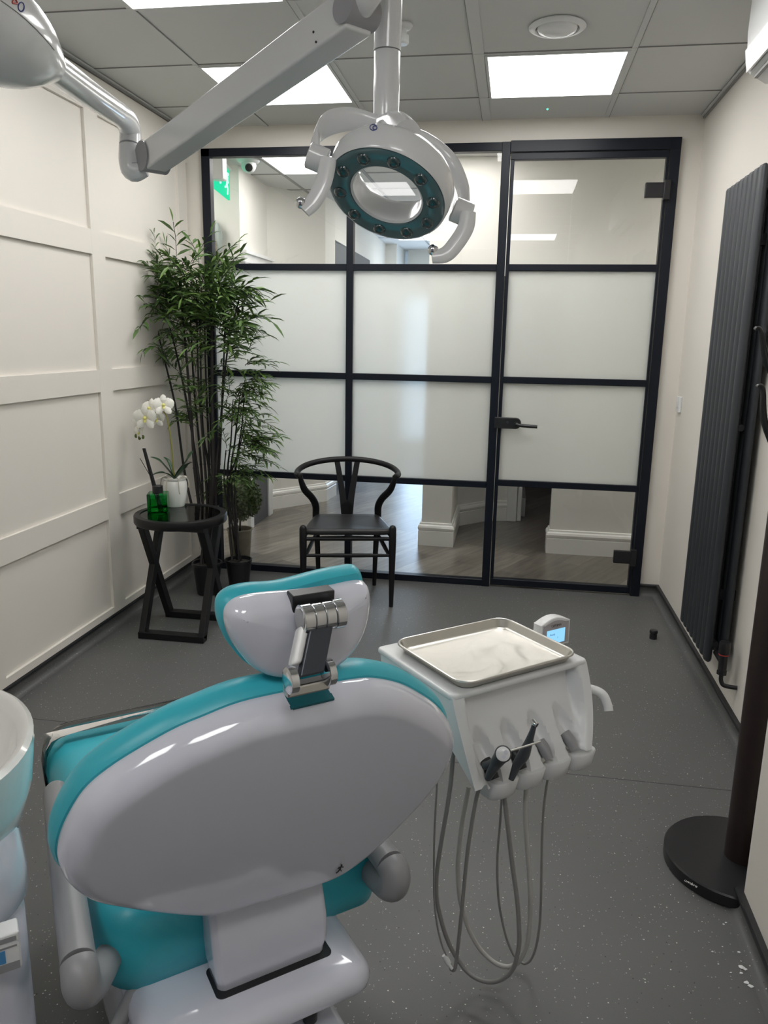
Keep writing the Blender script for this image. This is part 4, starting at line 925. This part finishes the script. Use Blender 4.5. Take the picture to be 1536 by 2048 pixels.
# base body under the seat
b = nb(); BR = rrect(-0.255, 0.165, 0.060, 0.76, [0.06, 0.06, 0.045, 0.045], 7)
slab(b, BR, lambda x, y, d_: dl2(x, y, 0.292+d_), [(0.03, 0), (0.012, 0.006), (0.002, 0.018), (0, 0.030), (0.004, 0.044), (0.014, 0.057), (0.030, 0.064)], 0, 0, 5); bb = obj('base_body', b, GLOSS, dch)
b = nb(); slab(b, rrect(-0.119, 0.102, 0.122, 0.20, [0.012]*4, 5), lambda x, y, d_: dl2(x, y, 0.338+d_), [(0, 0), (0, 0.0195)]); obj('slot_seal', b, BLKP, bb)
b = nb(); BR = rrect(-0.235, 0.112, 0.0, 0.64, [0.05, 0.05, 0.06, 0.06], 7)
slab(b, BR, lambda x, y, d_: dl2(x, y, d_), [(-0.01, 0), (-0.01, 0.02), (0.0, 0.06), (0, 0.220), (0.006, 0.234), (0.018, 0.240)]); lb_ = obj('base_pedestal', b, GLOSS, dch)
kb = apl((620, 2045), UPZ, V((0, 0, 0.24)))
kl = ((kb-DOf).dot(CT), (kb-DOf).dot(CW))
b = nb(); lathe(b, [(0.009, 0.232), (0.009, 0.246), (0.0135, 0.248), (0.0135, 0.268), (0.012, 0.271), (0.001, 0.271)], V((kb.x, kb.y, 0)), n=24); obj('joystick_knob', b, BLKP, lb_)
k2 = apl((606, 2009), UPZ, V((0, 0, 0.24))); b = nb(); lathe(b, [(0.005, 0.237), (0.005, 0.2425), (0.001, 0.2425)], V((k2.x, k2.y, 0)), n=14); obj('button', b, GREYP, lb_)
# armrests
def armrest(s):
    xc = -0.330 if s < 0 else 0.228
    tilt = 0.025 if s < 0 else 0.0
    wo = -0.030 if s > 0 else 0
    b_ = nb(); pts = [dl2(xc, 0.165+wo, 0.495), dl2(xc+tilt*0.4, 0.35, 0.515), dl2(xc+tilt, 0.60, 0.545), dl2(xc+tilt, 0.612, 0.546)]
    tube(b_, pts, [0.0275, 0.0275, 0.0265, 0.020], 24); a_ = obj('armrest', b_, GREYP, dch)
    b_ = nb(); pts = [dl2(xc, 0.164+wo, 0.4945), dl2(xc, 0.150+wo, 0.488), dl2(xc, 0.143+wo, 0.475), dl2(xc-s*0.006, 0.150+wo, 0.455), dl2(xc-s*0.025, 0.180+wo, 0.441), dl2(xc-s*0.06, 0.24, 0.425), dl2(xc-s*0.12, 0.33, 0.40)]
    if s > 0: pts = [dl2(xc, 0.164+wo, 0.4945), dl2(xc, 0.150+wo, 0.488), dl2(xc, 0.146+wo, 0.472), dl2(xc, 0.158+wo, 0.452), dl2(xc, 0.195+wo, 0.440), dl2(xc-0.01, 0.27, 0.43), dl2(xc-0.06, 0.34, 0.42)]
    tube(b_, pts, [0.0285, 0.0295, 0.030, 0.030, 0.029, 0.024, 0.020], 20, 5); obj('armrest_elbow', b_, GREYP, a_)
armrest(-1); armrest(1)
b = nb(); tube(b, [dl2(-0.22, 0.24, 0.36), dl2(-0.30, 0.19, 0.26), dl2(-0.31, 0.22, 0.12), dl2(-0.30, 0.30, 0.03)], 0.014, 10, 6); obj('supply_hose', b, GREYP, dch)

# =====================================================================
# DELIVERY UNIT (instrument head), TRAY, HANDPIECES
# =====================================================================
c41, s41 = math.cos(R(41)), math.sin(R(41)); UT, UW = V((c41, s41, 0)), V((-s41, c41, 0))
UO = az((925, 1372), 0.785); UO = V((UO.x, UO.y, 0))
def ul(x, w_, z): return UO+UT*x+UW*w_+UPZ*z
un = thing('instrument_unit', 'white dental delivery head with four instrument holders, right of the chair', 'dental unit', ul(0.16, 0.12, 0.5), R(41))
# body shell (sides, top, back, bottom)
XA, XB = -0.028, 0.352
b = nb(); NS = 64; NV = 40
grooves = [0.055, 0.130, 0.205, 0.280]
def front(s, v):
    """s 0..1 across, v 0 top..1 bottom"""
    x = XA+(XB-XA)*s; xx = x
    z = 0.765-0.162*v; w_ = -0.004-0.086*v**1.1
    # narrowing to the bottom right
    x = x-(0.056*v*v*s)
    zb = z
    fl = min(1, max(0, (s-0.075+0.03*v)/0.05))*min(1, max(0, (0.93+0.03*v-s)/0.05)); fl = fl*fl*(3-2*fl); fl *= min(1, v/0.10)
    w_ += fl*0.030*math.sin(math.pi*min(1, v*0.72+0.2))+fl*0.010*(1-v)
    for g in grooves:
        gx = g-0.02
        dx = (x-gx)/0.021; dz_ = (v-0.80)/0.34
        r2_ = dx*dx+dz_*dz_
        if r2_ < 1: w_ += 0.028*(1-r2_)**0.55*min(1, (v-0.4)/0.3 if v > 0.4 else 0)
    if 0.12 < s < 0.9 and v > 0.88:     # scalloped lower lip
        for g in grooves:
            gx = g-0.02
            if abs(x-gx) < 0.038: pass
        ph = min(abs(x-(g-0.02+0.0375)) for g in [grooves[0]-0.075]+grooves)/0.0375
        z -= 0.016*(1-ph*ph)*(v-0.88)/0.12
    return ul(x, w_, z)
gr = [[front(i/NS, j/NV) for i in range(NS+1)] for j in range(NV+1)]
vv_ = [[b.verts.new(p) for p in row] for row in gr]
for j in range(NV):
    for i in range(NS): b.faces.new((vv_[j][i], vv_[j][i+1], vv_[j+1][i+1], vv_[j+1][i]))
# hull behind the front
TL, TR = ul(XA, 0.292, 0.752), ul(XB, 0.292, 0.752)
tl, tr = b.verts.new(ul(XA+0.004, 0.285, 0.765)), b.verts.new(ul(XB-0.004, 0.285, 0.765))
bl, br_ = b.verts.new(ul(XA+0.01, 0.280, 0.700)), b.verts.new(ul(XB-0.01, 0.280, 0.700))
ml, mr_ = b.verts.new(ul(XA, 0.02, 0.672)), b.verts.new(ul(XB-0.02, 0.02, 0.672))
b.faces.new([tr, tl]+vv_[0]); b.faces.new((tl, tr, br_, bl)); b.faces.new((bl, br_, mr_, ml))
b.faces.new([tl, bl, ml]+[vv_[j][0] for j in range(NV, -1, -1)]); b.faces.new([mr_, br_, tr]+[vv_[j][NS] for j in range(0, NV+1)])
b.faces.new([ml, mr_]+[vv_[NV][i] for i in range(NS, -1, -1)])
body = obj('body', b, UNITW, un)
# top rim plate
b = nb(); slab(b, rrect(XA-0.002, XB+0.003, -0.006, 0.292, 0.012, 4), lambda x, y, d_: ul(x, y, 0.757+d_), round_layers(0.014, 0.005, 3)); obj('top_plate', b, UNITW, un)
# holder cups: rounded blocks under the lip, with dark sockets
for k, g in enumerate(grooves):
    gx = g-0.030
    b = nb(); sec = [(gx+0.0362*math.cos(R(a)), -0.070-0.021*math.sin(R(a))**0.8) for a in range(0, 181, 15)]+[(gx-0.036, -0.03), (gx+0.036, -0.03)]
    sec = [(x+0.0375, y) for x, y in sec]
    slab(b, sec, lambda x, y, d_: ul(x-0.0, y+(0.592-(0.550+d_))*0.25, 0.550+d_), [(0.003, 0.002), (0, 0.005), (0, 0.040), (0.003, 0.044)]); hc = obj('holder_cup', b, UNITW, un)
    b = nb(); tube(b, [ul(g-0.024, -0.046, 0.632), ul(g-0.023, -0.060, 0.622), ul(g-0.022, -0.076, 0.604)], [0.0118, 0.0125, 0.0105], 18, 3); obj('socket', b, GREYP if k > 1 else BLKP, un)
# handle on the right
b = nb(); tube(b, [ul(0.335, 0.02, 0.690), ul(0.365, -0.005, 0.695), ul(0.383, -0.030, 0.688), ul(0.386, -0.045, 0.668), ul(0.384, -0.052, 0.655)], 0.0105, 16, 5); obj('side_handle', b, WHITE, un)
# control display
dsx0, dsx1 = 0.330, 0.462
def dsp(x, z, w_=0.15): return ul(x, w_, z)
p1_, p2_, p3_, p4_ = [apl(p, UW, UO+UW*0.15) for p in ((1083, 1252), (1141, 1240), (1145, 1296), (1110, 1226))]
def lu(p): v_ = p-UO; return v_.dot(UT), v_.dot(UW), v_.z
xl, _, zl = lu(p1_); xr, _, zr = lu(p2_); ztop = lu(p4_)[2]
DTOP = (zl+zr)/2
cont = [(xl, 0.735), (xr, 0.735), (xr, DTOP)]+[(xr+(xl-xr)*f, DTOP+0.014*math.sin(math.pi*f)) for f in (0.15, 0.3, 0.45, 0.6, 0.75, 0.9)]+[(xl, DTOP)]
b = nb(); slab(b, cont, lambda x, z, d_: ul(x, 0.15+0.030-d_, z), [(0.003, 0), (0, 0.003), (0, 0.028), (0.002, 0.030)], 0, 0, 2); dp = obj('control_display', b, WHITE, un)
c2_ = offset2(ccw(cont), 0.007); b = nb(); slab(b, c2_, lambda x, z, d_: ul(x, 0.1515-d_, z), [(0, 0), (0, 0.003)], 0, 0, 2); obj('bezel', b, DOORB, dp, smooth=False)
xm = (xl+xr)/2; hw = (xr-xl)*0.31
b = nb(); hexa(b, [ul(x, w_, z) for w_ in (0.1490, 0.1478) for x, z in ((xm-hw, 0.745), (xm+hw, 0.745), (xm+hw, DTOP-0.016), (xm-hw, DTOP-0.016))]); obj('screen', b, SCREENM, dp, smooth=False)
text('lettering', 'OPTIMA', 0.0095, basis(UT, UPZ, -UW, ul(xm, 0.1478, DTOP-0.006)), GREYT, dp, 0.0003)
for dx_, dz_, s_ in ((-0.012, -0.024, 'Ready'), (0.006, -0.034, '1')):
    text('screen_text', s_, 0.007, basis(UT, UPZ, -UW, ul(xm+dx_, 0.1474, DTOP+dz_-0.004)), BLUEP, dp, 0.0001)
b = nb(); obox(b, ul(0.37, 0.20, 0.735), UT, UW, UPZ, 0.10, 0.05, 0.02); obj('display_arm', b, WHITE, un, bevel=0.004)
# support arm to the chair base
b = nb(); tube(b, [ul(0.02, 0.17, 0.715), ul(-0.04, 0.18, 0.700), ul(-0.09, 0.20, 0.640), ul(-0.11, 0.22, 0.54), ul(-0.13, 0.23, 0.43), dl2(0.25, 0.56, 0.360), dl2(0.20, 0.53, 0.345)], [0.024, 0.026, 0.026, 0.026, 0.026, 0.024, 0.024], 16, 5); obj('support_arm', b, UNITW, un)

# steel tray
t = thing('instrument_tray', 'empty stainless steel tray with raised rim on top of the white unit', 'tray', ul(0.16, 0.12, 0.772), R(41))
def tr_(x, y, d_): return ul(x, y, 0.7735+d_)
TR0 = rrect(-0.004, 0.322, -0.006, 0.256, 0.035, 8)
b = nb(); n_ = len(TR0); prof = [(0.020, 0.0), (0.014, 0.001), (0.010, 0.004), (0.003, 0.018), (0.000, 0.0205), (-0.004, 0.0195), (-0.005, 0.0175), (-0.003, 0.0165), (0.000, 0.017), (0.009, 0.001), (0.013, -0.001), (0.020, -0.0015)]
top = [[tr_(p[0], p[1], z) for p in offset2(ccw(TR0), i_)] for i_, z in prof]
loft(b, top, cap0=True, cap1=True); obj('pan', b, TRAYM, t)
b = nb(); rp = [tr_(p[0], p[1], 0.0185) for p in offset2(ccw(TR0), -0.002)]; tube(b, rp+[rp[0]], 0.0026, 8); obj('rolled_rim', b, STEEL, t)

# instruments
def hose_pts(lst, wv):
    """points of a hanging hose, in the upright plane that runs back from the holder"""
    return [apl((820+x/4.097, 1500+y/4.097), V((0.36, 0.93, 0)), wv) for x, y in lst]
# 1: air/water syringe in the first holder
hold = [ul(g-0.022, -0.095, 0.60) for g in grooves]
S1 = thing('air_water_syringe', 'air water syringe with white button head and thin metal nozzle, first holder', 'dental syringe', hold[0], R(41))
def fp(px, py, w_): return apl((px, py), UW, UO+UW*w_)
a0, a1, a2 = fp(975, 1558, -0.10), fp(995, 1522, -0.11), fp(1006, 1508, -0.125)
b = nb(); tube(b, [a0, fp(984, 1540, -0.105), a1, a2], [0.0065, 0.0095, 0.0130, 0.0150], 16, 5); obj('handle', b, SYR, S1)
vd = (CAM-a2).normalized(); hx = vd.cross(UPZ).normalized(); hy = hx.cross(vd)*-1
hy = vd.cross(hx)
b = nb(); tube(b, [a2-vd*0.006, a2+vd*0.008, a2+vd*0.011], [0.0165, 0.0165, 0.0145], 24); obj('head_ring', b, SYR, S1)
b = nb(); tube(b, [a2+vd*0.006, a2+vd*0.0125, a2+vd*0.0135], [0.0138, 0.0138, 0.012], 24); hh = obj('head', b, WHITE, S1)
for dx_, dy_ in ((-0.0055, 0.0045), (-0.002, -0.006)):
    b = nb(); q_ = a2+vd*0.0135+hx*-dx_*-1+UPZ*dy_; tube(b, [q_, q_+vd*0.003], 0.0038, 14); obj('button', b, GLOSS, hh)
b = nb(); tube(b, [fp(1020, 1502, -0.125), fp(1050, 1493, -0.135), fp(1081, 1483, -0.145)], 0.0021, 10); obj('nozzle', b, STEEL, S1)
b = nb(); tube(b, [fp(968, 1532, -0.085), fp(978, 1530, -0.095), fp(990, 1524, -0.105)], [0.008, 0.009, 0.009], 12, 3); obj('collar', b, SYR, S1)
wv = hold[0]
h1 = hose_pts([(640, 215), (600, 265), (560, 340), (535, 440), (500, 640), (470, 850), (435, 1200), (405, 1500), (380, 1720), (362, 1800), (330, 1790)], wv+UT*-0.005)
h5 = hose_pts([(300, 1690), (262, 1600), (225, 1450), (200, 1250), (196, 1000), (198, 760), (206, 560), (218, 330), (226, 150)], wv+UT*-0.012)
b = nb(); tube(b, [a0]+h1, [0.005]+[0.0040]*11, 10, 5); tube(b, h1[-1:]+h5, 0.0022, 8, 5); obj('hose', b, HOSE, S1)
b = nb(); q0, q1 = hose_pts([(282, 1680), (318, 1752)], wv+UT*-0.012); cyl(b, q0, q1, 0.0062, n=14); q2, q3 = hose_pts([(312, 1745), (345, 1795)], wv+UT*-0.012); cyl(b, q2, q3, 0.0035, n=10); obj('hose_connector', b, WHITE, S1)
# 2: dark handpiece coupling in the second holder
S2 = thing('handpiece_coupling', 'dark tapered handpiece with chrome angled tip rising from the second holder', 'dental handpiece', hold[1], R(41))
b = nb(); tube(b, [fp(1022, 1560, -0.105), fp(1035, 1528, -0.105), fp(1047, 1510, -0.11), fp(1057, 1485, -0.115), fp(1065, 1462, -0.12), fp(1068, 1452, -0.122)], [0.0055, 0.0095, 0.012, 0.0085, 0.0058, 0.0052], 16, 5); obj('handle', b, SYR, S2)
b = nb(); tube(b, [fp(1065, 1440, -0.115), fp(1069, 1447, -0.122), fp(1074, 1451, -0.128)], [0.0048, 0.0060, 0.0052], 14, 3); obj('tip', b, CHROME, S2)
b = nb(); tube(b, [fp(1059, 1483, -0.118), fp(1067, 1485, -0.122)], 0.003, 8); obj('trigger', b, SYR, S2)
h2 = hose_pts([(880, 120), (830, 190), (790, 230), (776, 290), (776, 400), (792, 550), (840, 950), (880, 1250), (893, 1450), (893, 1600), (850, 1780), (760, 1875), (640, 1900), (500, 1845), (390, 1715), (300, 1540), (232, 1300), (215, 1130), (225, 960), (262, 720), (300, 500), (333, 280), (352, 60), (362, -60)], hold[1])
b = nb(); tube(b, h2, [0.0045]*4+[0.0049]*20, 10, 4); obj('hose', b, HOSE, S2)
# 3 and 4: hoses hanging from the empty holders
h3 = hose_pts([(1100, 75), (1040, 120), (990, 150), (968, 220), (950, 340), (945, 500), (955, 720), (972, 950), (985, 1180), (985, 1350), (960, 1580), (900, 1720), (850, 1762), (785, 1775), (690, 1740), (570, 1625), (470, 1440), (410, 1220), (392, 1000), (398, 850), (425, 600), (455, 440), (482, 300)], hold[2])
b = nb(); tube(b, h3, [0.0045]*3+[0.0052]*20, 10, 4); obj('handpiece_hose', b, HOSEW, label='thick pale grey hose looping down from the third holder of the white unit', cat='hose')
h4 = hose_pts([(1290, -20), (1220, 55), (1170, 110), (1140, 190), (1118, 300), (1095, 480), (1083, 700), (1078, 950), (1074, 1200), (1062, 1430), (1035, 1600), (1000, 1700), (960, 1745), (915, 1742), (850, 1680), (790, 1540), (745, 1350), (722, 1180), (714, 950), (722, 780), (738, 600), (750, 400), (757, 260)], hold[3])
b = nb(); tube(b, h4, [0.0038]*3+[0.0029]*20, 10, 4); obj('handpiece_hose', b, HOSE, label='thin grey hose looping down from the fourth, rightmost holder of the white unit', cat='hose')

# =====================================================================
# CUSPIDOR (left edge)
# =====================================================================
cc0 = V((-0.935, 0.970, 0))
cp = thing('spittoon_unit', 'white spittoon column with round bowl, cut off by the left edge', 'spittoon', cc0)
bc = V((-0.952, 1.052, -0.010))
b = nb(); lathe(b, [(0.045, 0.56), (0.09, 0.58), (0.135, 0.64), (0.160, 0.72), (0.168, 0.79), (0.168, 0.806), (0.160, 0.812), (0.150, 0.808), (0.140, 0.79), (0.120, 0.74), (0.08, 0.70), (0.03, 0.69), (0.001, 0.69)], bc, n=56, sx=1.0, sy=1.42, X=CT, Y=CW); obj('bowl', b, CERAM, cp)
b = nb(); slab(b, rrect(-0.20, 0.135, -0.155, 0.155, 0.11, 8), lambda x, y, d_: cc0+CT*(x+0.035)+CW*y+UPZ*d_, [(0.004, 0.555), (0, 0.562), (0.0, 0.60), (0.01, 0.66), (0.03, 0.68)]); obj('upper_column', b, GLOSS, cp)
b = nb(); slab(b, rrect(-0.19, 0.130, -0.15, 0.15, 0.08, 8), lambda x, y, d_: cc0+CT*(x+0.030)+CW*y+UPZ*d_, [(0, 0), (0, 0.53), (0.012, 0.545), (0.012, 0.56)]); col_ = obj('lower_column', b, GLOSS, cp)
# control panel on the column, facing the operator
pc0 = az((10, 1915), 0.47); PN = -CW
pcl = cc0+CT*(0.035)+CW*(-0.150)+UPZ*0.50
fc = apl((2, 1912), CW, cc0-CW*0.185)
b = nb(); obox(b, fc+CW*0.018-CT*0.022, CT, UPZ, CW, 0.100, 0.066, 0.036); pp_ = obj('control_panel', b, WHITE, col_, bevel=0.004)
fc2 = fc-CW*0.0005-CT*0.022
b = nb(); obox(b, fc2+UPZ*0.024, CT, UPZ, CW, 0.09, 0.008, 0.001); obox(b, fc2+UPZ*0.011, CT, UPZ, CW, 0.09, 0.003, 0.001); obox(b, fc2-UPZ*0.024, CT, UPZ, CW, 0.094, 0.014, 0.001); obj('stripe', b, GREYP, pp_, smooth=False)
b = nb(); obox(b, fc2-UPZ*0.004+CT*0.008, CT, UPZ, CW, 0.040, 0.022, 0.0014); obj('display', b, BLUEP, pp_, smooth=False)
b = nb(); tube(b, [bc+CT*0.02+CW*0.12+UPZ*0.78, bc+CT*0.0+CW*0.15+UPZ*0.86, bc-CT*0.06+CW*0.10+UPZ*0.90, bc-CT*0.09+CW*0.02+UPZ*0.87], 0.007, 10, 5); obj('rinse_spout', b, CHROME, cp)

# =====================================================================
# OPERATING LIGHT
# =====================================================================
post = V((-1.26, 0.93, 0))
ol = thing('operating_light', 'ring-shaped dental operating light on a jointed white arm', 'dental lamp', post)
b = nb(); lathe(b, [(0.10, 0), (0.10, 0.02), (0.034, 0.03), (0.034, 1.84), (0.03, 1.85)], post, n=28); obj('post', b, LAMPW, ol)
hA, hB, hC_, hD = ad((-330, -150), 1.02), ad((-100, 10), 1.16), ad((20, 80), 1.27), ad((98, 128), 1.38)
b = nb(); tube(b, [V((post.x, post.y, 1.90)), hA, hB, hC_, hD], [0.055, 0.075, 0.084, 0.074, 0.032], 28, 6); hs_ = obj('arm_housing', b, LAMPW, ol)
elb = ad((265, 322), 2.0)
b = nb(); e0 = ad((95, 127), 1.37); tube(b, [e0, ad((170, 182), 1.62), ad((228, 222), 1.86)], [0.027, 0.0275, 0.0275], 24); 
tube(b, [ad((226, 221), 1.855), ad((250, 238), 1.95), ad((260, 262), 2.0), ad((260, 292), 2.0)], 0.0275, 24, 6); obj('fixed_arm', b, LAMPW, ol)
b = nb(); k0, k1 = ad((260, 293), 2.0), ad((262, 335), 2.0); tube(b, [k0, ad((261, 325), 2.0), ad((268, 342), 2.0), ad((292, 338), 2.0)], [0.0275, 0.029, 0.027, 0.018], 24, 5); obj('elbow', b, LAMPW, ol)
# spring arm: tapering-looking square beam
sA, sB = ad((308, 315), 1.98), ad((716, 22), 1.36)
ax_ = (sB-sA).normalized(); sz = (UPZ-ax_*UPZ.dot(ax_)).normalized(); sx_ = ax_.cross(sz)
b = nb(); cs = [(-0.030, -0.034), (0.030, -0.034), (0.030, 0.034), (-0.030, 0.034)]
obox(b, (sA+sB)/2, sx_, sz, ax_, 0.060, 0.068, (sB-sA).length); sa1 = obj('spring_arm', b, LAMPW, ol, bevel=0.006, seg=3)
for q_, r_ in ((sA-ax_*0.004, 0.036), (sB-ax_*0.002, 0.027)):
    b = nb()
    tube(b, [q_-sx_*0.034, q_+sx_*0.034], r_, 28); obj('joint_cap', b, LAMPG, ol, label='darker grey joint disc')
b = nb()
for px, py in ((627, 64), (632, 84)):
    q_ = apl((px, py), sx_, sA+sx_*(0.0305 if sx_.dot(CAM-sA) > 0 else -0.0305)); v_ = sx_ if sx_.dot(CAM-sA) > 0 else -sx_; cyl(b, q_-v_*0.001, q_+v_*0.001, 0.0022, n=8)
obj('screw', b, BLKP, sa1)
# pole
pT, pB = ad((776, 12), 1.42), ad((774, 232), 1.42)
pB.x, pB.y = pT.x, pT.y
b = nb(); tube(b, [sB+ax_*0.01, sB+ax_*0.035+UPZ*0.018, pT+UPZ*0.045-V((0.012, 0, 0)), pT+UPZ*0.02, pT-UPZ*0.075], [0.020, 0.024, 0.025, 0.0255, 0.0255], 24, 6); obj('knuckle', b, LAMPW, ol)
b = nb(); tube(b, [pT-UPZ*0.0765, pT-UPZ*0.078, pB-UPZ*0.01], [0.0238, 0.0250, 0.0235], 28); obj('pole', b, LAMPW, ol)
# head
hc0 = ad((773, 392), 1.40)
vw = (CAM-hc0).normalized(); m0 = (R2*math.sin(R(20))+U2*math.cos(R(20))); m0 = (m0-vw*m0.dot(vw)).normalized()
th_ = R(50); HNn = (vw*math.cos(th_)-m0*math.sin(th_)).normalized(); E1 = (vw*math.sin(th_)+m0*math.cos(th_)).normalized(); E2 = HNn.cross(E1)
RI, RO = 0.0685, 0.1085
b = nb(); lathe(b, [(RI, 0.0), (RI-0.004, 0.003), (RI-0.001, 0.045), (RI+0.006, 0.058), (0.096, 0.059), (0.109, 0.054), (0.1165, 0.040), (0.1155, 0.020), (RO+0.004, 0.003), (RO+0.001, -0.001), (RO-0.002, 0.002), (RI+0.003, 0.002)], hc0, E2, E1, -HNn, n=80, cap0=False, cap1=False)
loft_ring = None; hd_ = obj('lamp_ring', b, LAMPW, ol)
b = nb(); lathe(b, [(RI+0.001, 0.003), (RI+0.001, -0.0015), (RI+0.005, -0.003), (RO-0.006, -0.003), (RO-0.001, -0.001), (RO-0.001, 0.003)], hc0, E2, E1, -HNn, n=80, cap0=False, cap1=False); lr = obj('lens_ring', b, LENSR, hd_)
for i in range(10):
    a = 2*math.pi*(i+0.35)/10; c_ = hc0+(E2*math.cos(a)+E1*math.sin(a))*(RI+RO)/2+HNn*0.0015
    b = nb(); lathe(b, [(0.0125, 0), (0.012, 0.004), (0.009, 0.0075), (0.004, 0.009), (0.0005, 0.0092)], c_, E1, E2, HNn, n=20); obj('lens', b, LENS, lr)
# crown joining pole to ring
bk = hc0-HNn*0.055
b = nb(); top_ = pB+UPZ*0.0; 
tube(b, [top_+UPZ*0.004, top_-UPZ*0.012, (top_+bk+E1*0.085)/2, bk+E1*0.080], [0.0255, 0.027, 0.033, 0.036], 28, 5, flat=[0.0255, 0.026, 0.027, 0.028, 0.029]+[0.028]*11); cr_ = obj('crown', b, LAMPW, ol)
b = nb(); lathe(b, [(0.02, 0.0), (0.098, -0.002), (0.106, 0.008), (0.103, 0.016), (0.08, 0.020)], bk+HNn*0.004, E2, E1, -HNn, n=48, cap0=False, cap1=False); 
# yoke band to the left hub
lh, rh = ad((637, 318), 1.375), ad((925, 425), 1.43)
b = nb(); tube(b, [ad((752, 246), 1.42), ad((705, 238), 1.415), ad((660, 246), 1.405), ad((633, 275), 1.395), ad((628, 312), 1.385)], [0.014, 0.019, 0.021, 0.019, 0.015], 14, 6, flat=[0.007]*25, up=tuple(m0)); obj('yoke', b, LAMPW, ol)
b = nb(); tube(b, [ad((800, 262), 1.44), ad((850, 280), 1.46), ad((900, 322), 1.47), ad((925, 375), 1.46), ad((928, 415), 1.44)], [0.012, 0.014, 0.015, 0.014, 0.013], 12, 6, flat=[0.010]*25, up=tuple(m0)); obj('yoke', b, LAMPW, ol)
for hub, other, pth, ball in ((lh, -1, [(657, 316), (651, 349), (641, 379), (625, 406), (609, 423)], (602, 406)), (rh, 1, [(936, 424), (932, 454), (913, 486), (891, 509), (864, 514)], (866, 500))):
    dd = (hub-CAM).dot(FW)
    b = nb(); hx_ = (E2 if E2.dot(R2) > 0 else -E2); tube(b, [hub-hx_*0.020, hub-hx_*0.018, hub+hx_*0.014, hub+hx_*0.016], [0.019, 0.0225, 0.0225, 0.020], 24)
    hb_ = obj('handle_hub', b, LAMPW, ol)
    b = nb(); tube(b, [ad(p, dd-0.02) for p in pth], [0.0145, 0.0150, 0.0150, 0.0145, 0.012], 14, 6, flat=[0.0060]*25, up=tuple(R2)); obj('grip', b, LAMPW, hb_)
    b = nb(); sphere(b, ad(ball, dd-0.018), 0.010, 16); obj('thumb_ball', b, CHROME, hb_)

# ---- small marks lying on the lamp's surfaces
bpy.context.view_layer.update()
dg_ = bpy.context.evaluated_depsgraph_get()
def hit(px, py, o):
    d_ = ray(px, py).normalized(); mi = o.matrix_world.inverted(); c_ = mi @ CAM; dd_ = (mi.to_3x3() @ d_).normalized()
    ok, loc_, nor_, _ = o.ray_cast(c_, dd_)
    return (o.matrix_world @ loc_, (o.matrix_world.to_3x3() @ nor_).normalized()) if ok else (None, None)
def stroke(name, pxs, o, r_, m, parent):
    ps = []
    for p in pxs:
        q_, n_ = hit(p[0], p[1], o)
        if q_ is not None: ps.append(q_+n_*r_*0.4)
    if len(ps) > 1: bm = nb(); tube(bm, ps, r_, 6, 3); return obj(name, bm, m, parent)
stroke('seam', [(1, 1), (25, 18), (50, 38), (75, 62), (95, 84), (108, 100)], hs_, 0.0009, SHADOW, hs_)
stroke('round_symbol', [(42+6*math.cos(R(a)), 14+9*math.sin(R(a))) for a in range(0, 361, 30)], hs_, 0.0010, NAVY, hs_)
stroke('triangle_symbol', [(24, 6), (29, -2), (34, 7), (24, 6)], hs_, 0.0014, REDP, hs_)
best = None
for yk in [o_ for o_ in ol.children if o_.name.startswith(('yoke', 'crown', 'lamp_ring'))]:
    q_, n_ = hit(748, 254, yk)
    if q_ is not None and (best is None or (q_-CAM).length < best[0]): best = ((q_-CAM).length, yk)
if best:
    yk = best[1]
    stroke('logo', [(747+7*math.cos(R(a)), 255+6*math.sin(R(a))) for a in range(70, 331, 20)], yk, 0.0008, NAVY, yk)
    stroke('logo', [(750+4*math.cos(R(a)), 256+4*math.sin(R(a))) for a in range(0, 361, 40)], yk, 0.0010, NAVY, yk)
